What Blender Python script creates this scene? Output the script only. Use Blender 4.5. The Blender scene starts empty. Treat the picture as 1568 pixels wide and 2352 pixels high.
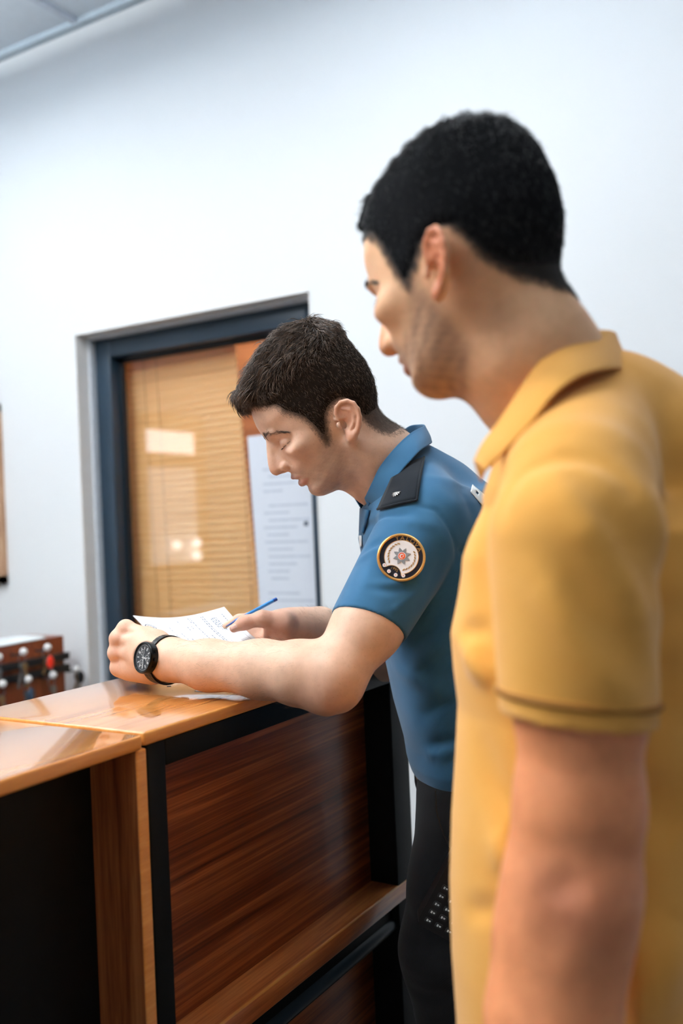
import bpy, bmesh, math, random
import numpy as np
from mathutils import Vector, Matrix

# ------------------------------------------------------------------ camera
FPX, PHI, YAW, PITCH, CAMZ = 2164.0, 0.0425, math.atan(1286.8 / 2164), 12 / 2164, 1.35
_r0 = np.array([math.sin(YAW), -math.cos(YAW), 0.0])
_f0 = np.array([math.cos(YAW), math.sin(YAW), 0.0])
_z = np.array([0.0, 0.0, 1.0])
FW = _f0 * math.cos(PITCH) + _z * math.sin(PITCH)
_up = _z * math.cos(PITCH) - _f0 * math.sin(PITCH)
RT = math.cos(PHI) * _r0 - math.sin(PHI) * _up
UP = math.sin(PHI) * _r0 + math.cos(PHI) * _up
CAM = np.array([0.0, 0.0, CAMZ])


def P(x, y, d):
    """world point that lies d metres in front of the camera station on a sight line"""
    return CAM + d * (FW + RT * (x - 784) / FPX - UP * (y - 1176) / FPX)


def on_plane(x, y, ax, v):
    d = FW + RT * (x - 784) / FPX - UP * (y - 1176) / FPX
    return CAM + d * ((v - CAM[ax]) / d[ax])


SC = bpy.context.scene
COL = SC.collection
cam_d = bpy.data.cameras.new('camera')
cam_o = bpy.data.objects.new('camera', cam_d)
COL.objects.link(cam_o)
M = Matrix.Identity(4)
for i in range(3):
    M[i][0], M[i][1], M[i][2], M[i][3] = RT[i], UP[i], -FW[i], CAM[i]
cam_o.matrix_world = M
cam_d.sensor_fit = 'HORIZONTAL'
cam_d.sensor_width = 24.0
cam_d.lens = FPX / 1568 * 24.0
cam_d.clip_start = 0.02
cam_d.dof.use_dof = True
cam_d.dof.focus_distance = 1.37
cam_d.dof.aperture_fstop = 2.6
SC.camera = cam_o

# ------------------------------------------------------------------ world, exposure
SC.view_settings.view_transform = 'Standard'
SC.view_settings.look = 'None'
SC.view_settings.gamma = 1.0
SC.view_settings.use_curve_mapping = False
SC.view_settings.exposure = 0.24
W = bpy.data.worlds.new('world')
SC.world = W
W.use_nodes = True
W.node_tree.nodes['Background'].inputs[0].default_value = (0.75, 0.87, 1.0, 1)
W.node_tree.nodes['Background'].inputs[1].default_value = 0.6
try:
    SC.cycles.max_bounces = 8
    SC.cycles.diffuse_bounces = 5
    SC.cycles.transparent_max_bounces = 12
    SC.cycles.caustics_reflective = False
    SC.cycles.caustics_refractive = False
    SC.cycles.sample_clamp_indirect = 6.0
    SC.cycles.use_denoising = True
except Exception:
    pass

# unseen pendant lights, added to brighten wall, ceiling and people: (x, y, size x, size y, strength down, strength up)
PANELS = [(1.35, 2.75, 0.4, 1.2, 12.0, 62.0), (1.35, 0.85, 0.4, 1.2, 9.0, 50.0), (0.15, 1.75, 0.4, 1.2, 32.0, 34.0),
          (0.55, -0.55, 0.4, 1.2, 3.5, 8.0), (-0.95, 1.75, 0.4, 1.2, 24.0, 20.0)]
BACK_ROOM_STRENGTH = 22.0


# ------------------------------------------------------------------ materials
def srgb(r, g, b):
    f = lambda c: (c / 255 / 12.92) if c / 255 <= 0.04045 else ((c / 255 + 0.055) / 1.055) ** 2.4
    return (f(r), f(g), f(b), 1.0)


class NT:
    def __init__(s, name):
        s.m = bpy.data.materials.new(name)
        s.m.use_nodes = True
        s.t = s.m.node_tree
        s.b = s.t.nodes['Principled BSDF']
        s.out = s.t.nodes['Material Output']

    def n(s, typ, **kw):
        o = s.t.nodes.new(typ)
        for k, v in kw.items():
            if k.startswith('i_'):
                key = k[2:]
                key = int(key) if key.isdigit() else key.replace('_', ' ')
                o.inputs[key].default_value = v
            else:
                setattr(o, k, v)
        return o

    def l(s, a, b):
        s.t.links.new(a, b)

    def set(s, **kw):
        for k, v in kw.items():
            s.b.inputs[k.replace('_', ' ')].default_value = v
        return s

    def coords(s, scale=(1, 1, 1), rot=(0, 0, 0)):
        tc = s.n('ShaderNodeTexCoord')
        mp = s.n('ShaderNodeMapping')
        mp.inputs['Scale'].default_value = scale
        mp.inputs['Rotation'].default_value = rot
        s.l(tc.outputs['Object'], mp.inputs['Vector'])
        return mp.outputs['Vector']

    def ramp(s, fac, stops):
        r = s.n('ShaderNodeValToRGB')
        e = r.color_ramp.elements
        while len(e) < len(stops):
            e.new(0.5)
        for k, (p, c) in enumerate(stops):
            e[k].position = p
            e[k].color = c
        s.l(fac, r.inputs['Fac'])
        return r.outputs['Color']

    def noise(s, vec, scale, detail=4.0, rough=0.55, dist=0.0):
        o = s.n('ShaderNodeTexNoise')
        o.inputs['Scale'].default_value = scale
        o.inputs['Detail'].default_value = detail
        o.inputs['Roughness'].default_value = rough
        o.inputs['Distortion'].default_value = dist
        s.l(vec, o.inputs['Vector'])
        return o.outputs['Fac']

    def bump(s, h, strength=0.2, dist=0.001):
        b = s.n('ShaderNodeBump')
        b.inputs['Strength'].default_value = strength
        b.inputs['Distance'].default_value = dist
        s.l(h, b.inputs['Height'])
        s.l(b.outputs['Normal'], s.b.inputs['Normal'])


def plain(name, col, rough=0.5, spec=0.5, metal=0.0, var=0.06, nscale=40.0, coat=0.0, bump=0.0):
    t = NT(name)
    t.set(Roughness=rough, Metallic=metal)
    t.b.inputs['Specular IOR Level'].default_value = spec
    t.b.inputs['Coat Weight'].default_value = coat
    v = t.coords()
    f = t.noise(v, nscale)
    a = tuple(c * (1 - var) for c in col[:3]) + (1,)
    b = tuple(min(1, c * (1 + var)) for c in col[:3]) + (1,)
    t.l(t.ramp(f, [(0.3, a), (0.7, b)]), t.b.inputs['Base Color'])
    if bump:
        t.bump(t.noise(v, nscale * 4), bump, 0.001)
    return t.m


def wood(name, dark, mid, light, scale=(3, 60, 60), rough=0.25, coat=0.3, rot=(0, 0, 0), streak=6.0):
    t = NT(name)
    t.set(Roughness=rough)
    t.b.inputs['Coat Weight'].default_value = coat
    t.b.inputs['Coat Roughness'].default_value = 0.06
    v = t.coords(scale, rot)
    n1 = t.noise(v, 1.0, 6.0, 0.62, 0.7)
    n2 = t.noise(v, streak, 3.0, 0.6, 0.2)
    mx = t.n('ShaderNodeMath', operation='MULTIPLY_ADD')
    mx.inputs[1].default_value = 0.35
    t.l(n2, mx.inputs[0])
    t.l(n1, mx.inputs[2])
    t.l(t.ramp(mx.outputs[0], [(0.45, dark), (0.66, mid), (0.86, light)]), t.b.inputs['Base Color'])
    t.bump(n2, 0.06, 0.0006)
    return t.m


def emissive(name, col, strength):
    t = NT(name)
    t.b.inputs['Base Color'].default_value = (0.8, 0.8, 0.8, 1)
    t.b.inputs['Emission Color'].default_value = col
    t.b.inputs['Emission Strength'].default_value = strength
    return t.m


def glass_pane(name, tint=(1, 1, 1, 1), refl=1.0):
    t = NT(name)
    tr = t.n('ShaderNodeBsdfTransparent')
    tr.inputs[0].default_value = tint
    gl = t.n('ShaderNodeBsdfGlossy')
    gl.inputs['Roughness'].default_value = 0.01
    ge = t.n('ShaderNodeNewGeometry')
    dt = t.n('ShaderNodeVectorMath', operation='DOT_PRODUCT')
    t.l(ge.outputs['Incoming'], dt.inputs[0]); t.l(ge.outputs['Normal'], dt.inputs[1])
    ab = t.n('ShaderNodeMath', operation='ABSOLUTE'); t.l(dt.outputs['Value'], ab.inputs[0])
    om = t.n('ShaderNodeMath', operation='SUBTRACT'); om.inputs[0].default_value = 1.0; t.l(ab.outputs[0], om.inputs[1])
    pw = t.n('ShaderNodeMath', operation='POWER'); pw.inputs[1].default_value = 5.0; t.l(om.outputs[0], pw.inputs[0])
    fr = t.n('ShaderNodeMath', operation='MULTIPLY_ADD'); fr.inputs[1].default_value = 0.96; fr.inputs[2].default_value = 0.04
    t.l(pw.outputs[0], fr.inputs[0])
    mx = t.n('ShaderNodeMixShader')
    mu = t.n('ShaderNodeMath', operation='MULTIPLY')
    mu.inputs[1].default_value = refl
    t.l(fr.outputs[0], mu.inputs[0])
    t.l(mu.outputs[0], mx.inputs[0])
    t.l(tr.outputs[0], mx.inputs[1])
    t.l(gl.outputs[0], mx.inputs[2])
    t.l(mx.outputs[0], t.out.inputs['Surface'])
    return t.m


# ------------------------------------------------------------------ object helpers
def tag(o, label=None, cat=None, group=None, kind=None):
    if label: o['label'] = label
    if cat: o['category'] = cat
    if group: o['group'] = group
    if kind: o['kind'] = kind
    return o


def empty(name, loc, label=None, cat=None, group=None):
    o = bpy.data.objects.new(name, None)
    COL.objects.link(o)
    o.location = Vector(loc)
    o.empty_display_size = 0.05
    tag(o, label, cat, group)
    return o


def world_loc(o):
    m = o.matrix_parent_inverse @ Matrix.Translation(o.location) if o.parent else Matrix.Translation(o.location)
    p = o.parent
    while p:
        m = ((p.matrix_parent_inverse @ Matrix.Translation(p.location)) if p.parent else Matrix.Translation(p.location)) @ m
        p = p.parent
    return m


def put(name, me, mats, parent=None, smooth=True):
    if not isinstance(mats, (list, tuple)):
        mats = [mats]
    o = bpy.data.objects.new(name, me)
    for m in mats:
        me.materials.append(m)
    if smooth:
        me.polygons.foreach_set('use_smooth', [True] * len(me.polygons))
    COL.objects.link(o)
    if parent:
        o.parent = parent
        o.matrix_parent_inverse = world_loc(parent).inverted()
    return o


def from_data(name, verts, faces, mats, parent=None, smooth=True, midx=None):
    me = bpy.data.meshes.new(name)
    me.from_pydata([tuple(map(float, v)) for v in verts], [], [tuple(map(int, f)) for f in faces])
    me.update()
    o = put(name, me, mats, parent, smooth)
    if midx is not None:
        me.polygons.foreach_set('material_index', np.asarray(midx, dtype=np.int32))
    return o


def from_np(name, V, Q, mats, parent=None, smooth=True):
    """fast path: V (n,3), Q (m,4) quads or (m,3) triangles"""
    me = bpy.data.meshes.new(name)
    V = np.asarray(V, dtype=np.float32)
    Q = np.asarray(Q, dtype=np.int32)
    k = Q.shape[1]
    me.vertices.add(len(V))
    me.vertices.foreach_set('co', V.ravel())
    me.loops.add(Q.size)
    me.loops.foreach_set('vertex_index', Q.ravel())
    me.polygons.add(len(Q))
    me.polygons.foreach_set('loop_start', np.arange(0, Q.size, k, dtype=np.int32))
    me.update(calc_edges=True)
    me.validate()
    return put(name, me, mats, parent, smooth)


class MB:
    """collects shapes into one mesh"""

    def __init__(s):
        s.v, s.f, s.m = [], [], []

    def add(s, verts, faces, mi=0):
        k = len(s.v)
        s.v += [tuple(map(float, v)) for v in verts]
        s.f += [tuple(i + k for i in f) for f in faces]
        s.m += [mi] * len(faces)

    def box(s, x0, x1, y0, y1, z0, z1, bev=0.0, mi=0):
        bm = bmesh.new()
        vs = [bm.verts.new((x, y, z)) for x in (x0, x1) for y in (y0, y1) for z in (z0, z1)]
        for q in ((0, 1, 3, 2), (4, 6, 7, 5), (0, 4, 5, 1), (2, 3, 7, 6), (0, 2, 6, 4), (1, 5, 7, 3)):
            bm.faces.new([vs[i] for i in q])
        bmesh.ops.recalc_face_normals(bm, faces=bm.faces)
        if bev:
            bmesh.ops.bevel(bm, geom=list(bm.edges), offset=bev, segments=3, profile=0.5, affect='EDGES')
        bm.verts.index_update()
        s.add([v.co for v in bm.verts], [[v.index for v in f.verts] for f in bm.faces], mi)
        bm.free()
        return s

    def tube(s, pts, rad, n=10, mi=0, cap=True):
        pts = [np.asarray(p, float) for p in pts]
        if not hasattr(rad, '__len__'):
            rad = [rad] * len(pts)
        rings = []
        prev = None
        for i, p in enumerate(pts):
            t = pts[min(i + 1, len(pts) - 1)] - pts[max(i - 1, 0)]
            t = t / (np.linalg.norm(t) + 1e-12)
            if prev is None:
                a = np.array([0, 0, 1.0]) if abs(t[2]) < 0.9 else np.array([1.0, 0, 0])
            else:
                a = prev
            u = a - t * (a @ t)
            u /= np.linalg.norm(u)
            w = np.cross(t, u)
            prev = u
            rings.append([p + rad[i] * (math.cos(2 * math.pi * k / n) * u + math.sin(2 * math.pi * k / n) * w) for k in range(n)])
        v = [q for r in rings for q in r]
        f = []
        for i in range(len(rings) - 1):
            for k in range(n):
                f.append((i * n + k, i * n + (k + 1) % n, (i + 1) * n + (k + 1) % n, (i + 1) * n + k))
        if cap:
            f.append(tuple(range(n))[::-1])
            f.append(tuple((len(rings) - 1) * n + k for k in range(n)))
        s.add(v, f, mi)
        return s

    def ball(s, c, r, n=14, mi=0, sc=(1, 1, 1)):
        c = np.asarray(c, float)
        v, f = [], []
        m = n // 2
        for i in range(m + 1):
            th = math.pi * i / m
            for k in range(n):
                ph = 2 * math.pi * k / n
                v.append(c + r * np.array([sc[0] * math.sin(th) * math.cos(ph), sc[1] * math.sin(th) * math.sin(ph), sc[2] * math.cos(th)]))
        for i in range(m):
            for k in range(n):
                f.append((i * n + k, (i + 1) * n + k, (i + 1) * n + (k + 1) % n, i * n + (k + 1) % n))
        s.add(v, f, mi)
        return s

    def loft(s, rings, closed=True, mi=0, cap=False):
        n = len(rings[0])
        v = [q for r in rings for q in r]
        f = []
        for i in range(len(rings) - 1):
            for k in range(n if closed else n - 1):
                f.append((i * n + k, i * n + (k + 1) % n, (i + 1) * n + (k + 1) % n, (i + 1) * n + k))
        if cap:
            f.append(tuple(range(n))[::-1])
            f.append(tuple((len(rings) - 1) * n + k for k in range(n)))
        s.add(v, f, mi)
        return s

    def prism(s, poly, o, ux, uy, un, h0, h1, mi=0):
        """polygon (u,v) in plane o+ux,uy extruded along un from h0 to h1"""
        n = len(poly)
        o, ux, uy, un = (np.asarray(q, float) for q in (o, ux, uy, un))
        v = [o + ux * a + uy * b + un * h for h in (h0, h1) for a, b in poly]
        f = [tuple(range(n, 2 * n)), tuple(range(n))[::-1]]
        f += [(k, (k + 1) % n, n + (k + 1) % n, n + k) for k in range(n)]
        s.add(v, f, mi)
        return s

    def build(s, name, mats, parent=None, smooth=False):
        o = from_data(name, s.v, s.f, mats, parent, smooth, s.m)
        if smooth:
            try:
                o.data.set_sharp_from_angle(angle=math.radians(40))
            except Exception:
                pass
        return o
# ------------------------------------------------------------------ room shell
XW, ZC = 2.40, 3.10                      # back wall plane, ceiling height
WY0, WY1, WZ0, WZ1 = 1.505, 2.495, 0.55, 2.037   # the opening of the internal window
X0, Y0, Y1 = -2.2, -2.2, 3.9
WT = 0.16                                # wall thickness

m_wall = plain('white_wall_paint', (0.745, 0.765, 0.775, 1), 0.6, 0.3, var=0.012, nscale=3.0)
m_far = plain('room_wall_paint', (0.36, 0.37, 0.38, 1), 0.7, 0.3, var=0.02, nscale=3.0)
m_ceil = plain('ceiling_tile', (0.62, 0.68, 0.74, 1), 0.8, 0.2, var=0.03, nscale=30.0)
m_floor = plain('dark_floor', (0.17, 0.165, 0.16, 1), 0.35, 0.4, var=0.15, nscale=9.0)
m_grey = plain('grey_reveal_paint', (0.76, 0.755, 0.74, 1), 0.55, 0.3, var=0.02, nscale=20)
m_navy = plain('dark_navy_frame', srgb(30, 48, 62), 0.38, 0.5, var=0.06, nscale=60)
m_black = plain('black_laminate', srgb(5, 9, 11), 0.55, 0.18, var=0.12, nscale=50)
m_blk2 = plain('black_rubber', (0.008, 0.009, 0.011, 1), 0.5, 0.4)


def structure(name, mb, mat, smooth=False):
    return tag(mb.build(name, mat, None, smooth), kind='structure')


structure('floor', MB().box(X0 - .2, XW + 3.2, Y0 - .2, Y1 + .2, -0.1, 0.0), m_floor)
structure('ceiling', MB().box(X0 - .2, XW + 3.2, Y0 - .2, Y1 + .2, ZC + 0.02, ZC + 0.12), m_ceil)
w = MB()
w.box(XW, XW + WT, Y0 - .2, WY0, 0, ZC + .02)
w.box(XW, XW + WT, WY1, Y1 + .2, 0, ZC + .02)
w.box(XW, XW + WT, WY0, WY1, WZ1, ZC + .02)
w.box(XW, XW + WT, WY0, WY1, 0, WZ0)
structure('wall_back', w, m_wall)
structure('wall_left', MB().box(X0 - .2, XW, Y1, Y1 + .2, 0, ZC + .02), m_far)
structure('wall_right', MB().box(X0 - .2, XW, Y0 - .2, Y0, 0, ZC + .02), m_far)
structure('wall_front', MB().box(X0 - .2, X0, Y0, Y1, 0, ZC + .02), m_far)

# suspended ceiling: thin T-bars between the tiles, an L-bar along the wall
g = MB()
py = on_plane(185, 48, 0, XW)[1]
k = py - 0.6 * 8
while k < Y1:
    if k > Y0:
        g.box(X0, XW, k - .012, k + .012, ZC + .006, ZC + .03)
    k += 0.6
x = XW - 0.6
while x > X0:
    g.box(x - .012, x + .012, Y0, Y1, ZC + .008, ZC + .03)
    x -= 0.6
structure('trim_1', g, plain('ceiling_bar', (0.50, 0.55, 0.63, 1), 0.5))
structure('trim_2', MB().box(XW - .03, XW, Y0, Y1, ZC, ZC + .03), plain('edge_bar', (0.42, 0.50, 0.56, 1), 0.5))

# added pendants out of view: a frame, a lower and an upper glowing diffuser
m_pframe = plain('panel_frame', (0.8, 0.8, 0.8, 1), 0.4)
ZL = 2.95
for i, (px, py_, sx, sy, st, su) in enumerate(PANELS):
    e = empty('ceiling_light', (px, py_, ZC), ['slim white pendant light nearest the window wall, over the far left', 'slim white pendant light near the window wall, behind the counter end',
              'slim white pendant light hung above the near part of the counter', 'slim white pendant light hung over the waiting side', 'slim white pendant light farthest from the window wall'][i], 'ceiling light', 'pendant lights of the office')
    fr = MB()
    for a in (-1, 1):
        fr.box(px + a * sx / 2 - .012, px + a * sx / 2 + .012, py_ - sy / 2, py_ + sy / 2, ZL - .02, ZL + .06)
        fr.box(px - sx / 2, px + sx / 2, py_ + a * sy / 2 - .012, py_ + a * sy / 2 + .012, ZL - .02, ZL + .06)
    for a in (-1, 1):
        fr.tube([(px, py_ + a * sy * .4, ZL + .05), (px, py_ + a * sy * .4, ZC + .02)], .002, 6)
    fr.build('frame', m_pframe, e)
    MB().box(px - sx / 2, px + sx / 2, py_ - sy / 2, py_ + sy / 2, ZL - .012, ZL).build('diffuser', emissive('panel_glow_%d' % i, (0.95, 0.98, 1.0, 1), st), e)
    MB().box(px - sx / 2, px + sx / 2, py_ - sy / 2, py_ + sy / 2, ZL + .04, ZL + .05).build('upper_diffuser', emissive('panel_upglow_%d' % i, (0.92, 0.97, 1.0, 1), su), e)  # upward glow added to brighten the ceiling and upper wall

# ------------------------------------------------------------------ internal window with blind
win = empty('window_1', (XW + .08, (WY0 + WY1) / 2, WZ0))
tag(win, kind='structure')
XR = XW + 0.078                          # face of the dark frame
fw_ = 0.072
rv = MB()                                # grey painted lining of the opening, with a step
for st_, xx in ((0.0, XW + .05), (0.012, XR)):
    pass
rv.box(XW - .002, XR + .01, WY1 - .004, WY1 + .002, WZ0, WZ1)
rv.box(XW - .002, XR + .01, WY0 - .002, WY0 + .004, WZ0, WZ1)
rv.box(XW - .002, XR + .01, WY0, WY1, WZ1 - .004, WZ1 + .002)
rv.build('window_reveal', m_grey, win)
st2 = MB()
st2.box(XW + .055, XR + .012, WY1 - .016, WY1 - .003, WZ0, WZ1 - .003)
st2.box(XW + .055, XR + .012, WY0 + .003, WY1 - .016, WZ1 - .014, WZ1 - .003)
st2.build('inner_lining', plain('pale_lining', (0.56, 0.59, 0.63, 1), 0.5), win)
fr = MB()
XG = XR + 0.062                          # glass plane
fr.box(XR, XG + .02, WY1 - .014 - fw_, WY1 - .014, WZ0, WZ1 - .012, .004)
fr.box(XR, XG + .02, WY0 + .004, WY0 + .004 + fw_, WZ0, WZ1 - .012, .004)
fr.box(XR + .001, XG + .02, WY0 + fw_, WY1 - .012 - fw_, WZ1 - .012 - fw_ * .95, WZ1 - .013, .003)
fr.box(XR + .001, XG + .02, WY0 + fw_, WY1 - .012 - fw_, WZ0, WZ0 + fw_, .003)
fr.build('window_frame', m_navy, win, True)
gk = MB()
gk.box(XG - .012, XG, WY1 - .014 - fw_ - .016, WY1 - .014 - fw_, WZ0 + fw_, WZ1 - .08)
gk.box(XG - .012, XG, WY0 + .004 + fw_, WY0 + .02 + fw_, WZ0 + fw_, WZ1 - .08)
gk.box(XG - .012, XG, WY0 + fw_, WY1 - .014 - fw_, WZ1 - .082 - .014, WZ1 - .08)
gk.build('gasket', m_blk2, win)
MB().box(XG, XG + .006, WY0 + fw_, WY1 - fw_, WZ0 + fw_, WZ1 - .075).build('window_pane', glass_pane('window_glass', refl=1.0), win)

# the room behind the window
m_wallwood = wood('back_room_wood', srgb(120, 72, 38), srgb(168, 104, 58), srgb(196, 132, 80), (1.2, 1.2, 14), 0.5, 0.0)
BX = XW + 1.1
br = MB()
br.box(BX, BX + .1, 0.2, Y1, 0, ZC)
structure('wall_far', br, m_wallwood)
structure('wall_side', MB().box(XW + WT, BX, 0.2, 0.3, 0, ZC).box(XW + WT, BX, Y1 - .1, Y1, 0, ZC), m_wallwood)
e = empty('ceiling_light', (XW + .6, 1.9, ZC), 'ceiling light panel in the room behind the window', 'ceiling light')
MB().box(XW + .45, XW + .75, 1.2, 2.6, ZC - .03, ZC + .01).build('diffuser', emissive('back_glow', (1, 0.93, 0.8, 1), BACK_ROOM_STRENGTH), e)

# venetian blind, hung a little crooked
XB = XG + 0.05
bl = empty('window_blind', (XB, 2.05, 0.62), 'tan horizontal slat blind behind the glass of the dark framed window', 'blind')
m_slat = NT('tan_blind_slat')
m_slat.set(Roughness=0.45)
_v = m_slat.coords((3, 3, 90))
m_slat.l(m_slat.ramp(m_slat.noise(_v, 1.0), [(0.3, srgb(234, 188, 122)), (0.7, srgb(245, 206, 146))]), m_slat.b.inputs['Base Color'])
_tl = m_slat.n('ShaderNodeBsdfTranslucent')
_tl.inputs[0].default_value = srgb(236, 200, 150)
_ms = m_slat.n('ShaderNodeMixShader')
_ms.inputs[0].default_value = 0.35
m_slat.l(m_slat.b.outputs[0], _ms.inputs[1]); m_slat.l(_tl.outputs[0], _ms.inputs[2])
m_slat.l(_ms.outputs[0], m_slat.out.inputs['Surface'])
yl = WY1 - .05
yr_t, yr_b = on_plane(537, 790, 0, XB)[1], on_plane(596, 1400, 0, XB)[1]
zt, zb = on_plane(537, 790, 0, XB)[2], on_plane(596, 1400, 0, XB)[2]
TILT = math.atan((yr_t - yr_b) / (zt - zb))       # the whole blind leans in its plane
sl = MB()
zs = 2.0
nsl = 0
while zs > 0.70:
    yr = yr_b + (zs - zb) * math.tan(TILT)
    yL = yl + (zs - 1.4) * math.tan(TILT) * 0.35
    ring = []
    for q in range(5):
        t = (q / 4 - .5)
        ring.append((XB - 0.0035 * (1 - 4 * t * t) + t * .008 + .003, zs + t * .0285))
    ra = [(xx, yL, zz - .004) for xx, zz in ring] + [(xx + .0012, yL, zz - .004) for xx, zz in ring[::-1]]
    rb = [(xx, yr, zz + .006) for xx, zz in ring] + [(xx + .0012, yr, zz + .006) for xx, zz in ring[::-1]]
    sl.loft([ra, rb], True, 0, True)
    zs -= 0.0240
    nsl += 1
sl.build('slats', m_slat.m, bl, True)
cords = MB()
for yy in (yl - .10, yl - .16, yl - .52):
    cords.tube([(XB - .009, yy, 2.0), (XB - .009, yy - .03, 0.70)], 0.0014, 6)
cords.build('cords', plain('blind_cord', srgb(196, 160, 110), 0.7), bl)
MB().box(XB - .014, XB + .014, yr_b - .03, yl, 0.67, 0.695, .004).build('bottom_rail', m_slat.m, bl)
MB().box(XB - .02, XB + .02, yr_t - .03, yl, 1.985, 2.02, .003).build('head_rail', m_slat.m, bl)

# sheet of paper stuck inside the glass at the right
m_sheet = plain('posted_paper', srgb(226, 231, 240), 0.7, 0.2, var=0.01)
XS = XG + 0.012
pa = [on_plane(568, 1003, 0, XS), on_plane(715, 985, 0, XS), on_plane(745, 1415, 0, XS), on_plane(600, 1440, 0, XS)]
sh = empty('posted_sheet', (XS, pa[0][1], pa[3][2]), 'large white printed sheet stuck on the window glass beside the blind', 'poster')
v = [(p[0], p[1], p[2]) for p in pa] + [(p[0] + .0008, p[1], p[2]) for p in pa]
v[1] = (v[1][0], WY0 + fw_ * .9, v[1][2]); v[2] = (v[2][0], WY0 + fw_ * .9, v[2][2])
v[5] = (v[5][0], WY0 + fw_ * .9, v[5][2]); v[6] = (v[6][0], WY0 + fw_ * .9, v[6][2])
from_data('paper', v, [(0, 1, 2, 3), (7, 6, 5, 4), (0, 4, 5, 1), (1, 5, 6, 2), (2, 6, 7, 3), (3, 7, 4, 0)], m_sheet, sh, False)
tx = MB()
rnd = random.Random(4)
a0, a1 = v[0][1] - .03, v[1][1] + .05
for zz in np.arange(pa[0][2] - .07, pa[3][2] + .05, -.024):
    if rnd.random() < .25:
        continue
    yy = a0 - .02 - rnd.random() * .03
    ln = rnd.uniform(.3, .8) * (a0 - a1)
    tx.box(XS - .0006, XS - .0001, yy - ln, yy, zz, zz + .006)
tx.build('print_lines', plain('pale_ink', srgb(196, 203, 216), 0.8), sh)
MB().box(XS - .001, XS - .0002, on_plane(708, 1205, 0, XS)[1], on_plane(698, 1205, 0, XS)[1], on_plane(704, 1208, 0, XS)[2], on_plane(704, 1197, 0, XS)[2]).build('mark', plain('grey_ink', srgb(90, 100, 120), 0.8), sh)

# framed board at the far left of the wall
pf = empty('picture_frame', (XW, 3.1, 1.155), 'thin wooden edged frame hung on the white wall left of the window', 'picture frame')
f = MB()
ya, yb, za, zb_ = 2.895, 3.42, 1.155, 1.83
f.box(XW - .022, XW, ya, ya + .03, za, zb_).box(XW - .022, XW, yb - .03, yb, za, zb_)
f.box(XW - .022, XW, ya, yb, za, za + .03).box(XW - .022, XW, ya, yb, zb_ - .03, zb_)
f.build('frame', wood('frame_wood', srgb(150, 110, 80), srgb(178, 138, 106), srgb(200, 165, 130), (20, 20, 4), 0.4, 0), pf)
MB().box(XW - .012, XW, ya + .03, yb - .03, za + .03, zb_ - .03).build('board', plain('board_grey', srgb(200, 205, 205), 0.6), pf)

# doorway with a lit transom on the left wall (seen mirrored in the window glass)
dr = empty('door_1', (0.35, Y1, 0))
tag(dr, kind='structure')
m_dw = wood('door_wood', srgb(150, 95, 50), srgb(190, 130, 75), srgb(215, 160, 100), (10, 10, 2), 0.4, 0.1)
xm = lambda x: 2 * XG - on_plane(x, 1100, 1, Y1 - .03)[0]      # where the window glass mirrors the left wall
zm = lambda x, y: on_plane(x, y, 1, Y1 - .03)[2]
xa_, xb_ = sorted((xm(332), xm(447)))
z1, z2, z3, z4 = zm(390, 990), zm(390, 1042), zm(390, 1072), zm(390, 1295)
d = MB()
for xx in (xa_ - .09, xb_):
    d.box(xx, xx + .09, Y1 - .05, Y1, 0, z1 + .1)
d.box(xa_ - .09, xb_ + .09, Y1 - .05, Y1, z1, z1 + .1).box(xa_, xb_, Y1 - .05, Y1, z3, z2).box(xa_, xb_, Y1 - .04, Y1, 0, z4)
d.build('door_frame', m_dw, dr)
MB().box(xa_, xb_, Y1 - .03, Y1 - .01, z2, z1).build('transom_pane', emissive('transom_day', (1, 1, 1, 1), 6.0), dr)
MB().box(xa_, xb_, Y1 - .03, Y1 - .01, z4, z3).build('door_pane', emissive('door_day', (1, .98, .95, 1), 1.4), dr)

for x_, y_, lab in ((388, 1253, 'small round lamp by the doorway, the left one in the glass reflection'), (433, 1248, 'upper of two small round lamps reflected one above the other in the glass'),
                   (433, 1277, 'lower of two small round lamps reflected one above the other in the glass')):
    p_ = A_(xm(x_), Y1 - .06, zm(x_, y_)) if 'A_' in globals() else (xm(x_), Y1 - .06, zm(x_, y_))
    e = empty('wall_lamp', p_, lab, 'lamp', 'small lamps by the doorway')
    MB().tube([(p_[0], Y1 - .03, p_[2]), (p_[0], Y1 - .055, p_[2])], .012, 10).build('bracket', m_pframe, e, True)
    MB().ball((p_[0], Y1 - .07, p_[2]), .030, 14).build('globe', emissive('lamp_glow', (1, .98, .94, 1), 9.0), e, True)

# ------------------------------------------------------------------ the counter
m_top = wood('honey_wood_top', srgb(152, 88, 36), srgb(184, 120, 62), srgb(198, 140, 82), (2.2, 34, 34), 0.16, 1.0)
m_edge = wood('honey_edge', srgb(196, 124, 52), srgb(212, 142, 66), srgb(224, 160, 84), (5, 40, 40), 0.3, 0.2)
m_panel = wood('dark_walnut_panel', srgb(74, 31, 12), srgb(128, 66, 33), srgb(186, 108, 60), (1.1, 58, 74), 0.32, 0.12)
m_ledge = wood('walnut_ledge', srgb(136, 70, 30), srgb(190, 110, 58), srgb(226, 150, 88), (1.7, 40, 34), 0.28, 0.2)
m_side = wood('walnut_side', srgb(116, 56, 26), srgb(172, 98, 52), srgb(204, 130, 76), (34, 34, 1.7), 0.32, 0.15)

ZT = 1.10
YF, YB = 0.798, 1.124
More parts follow.
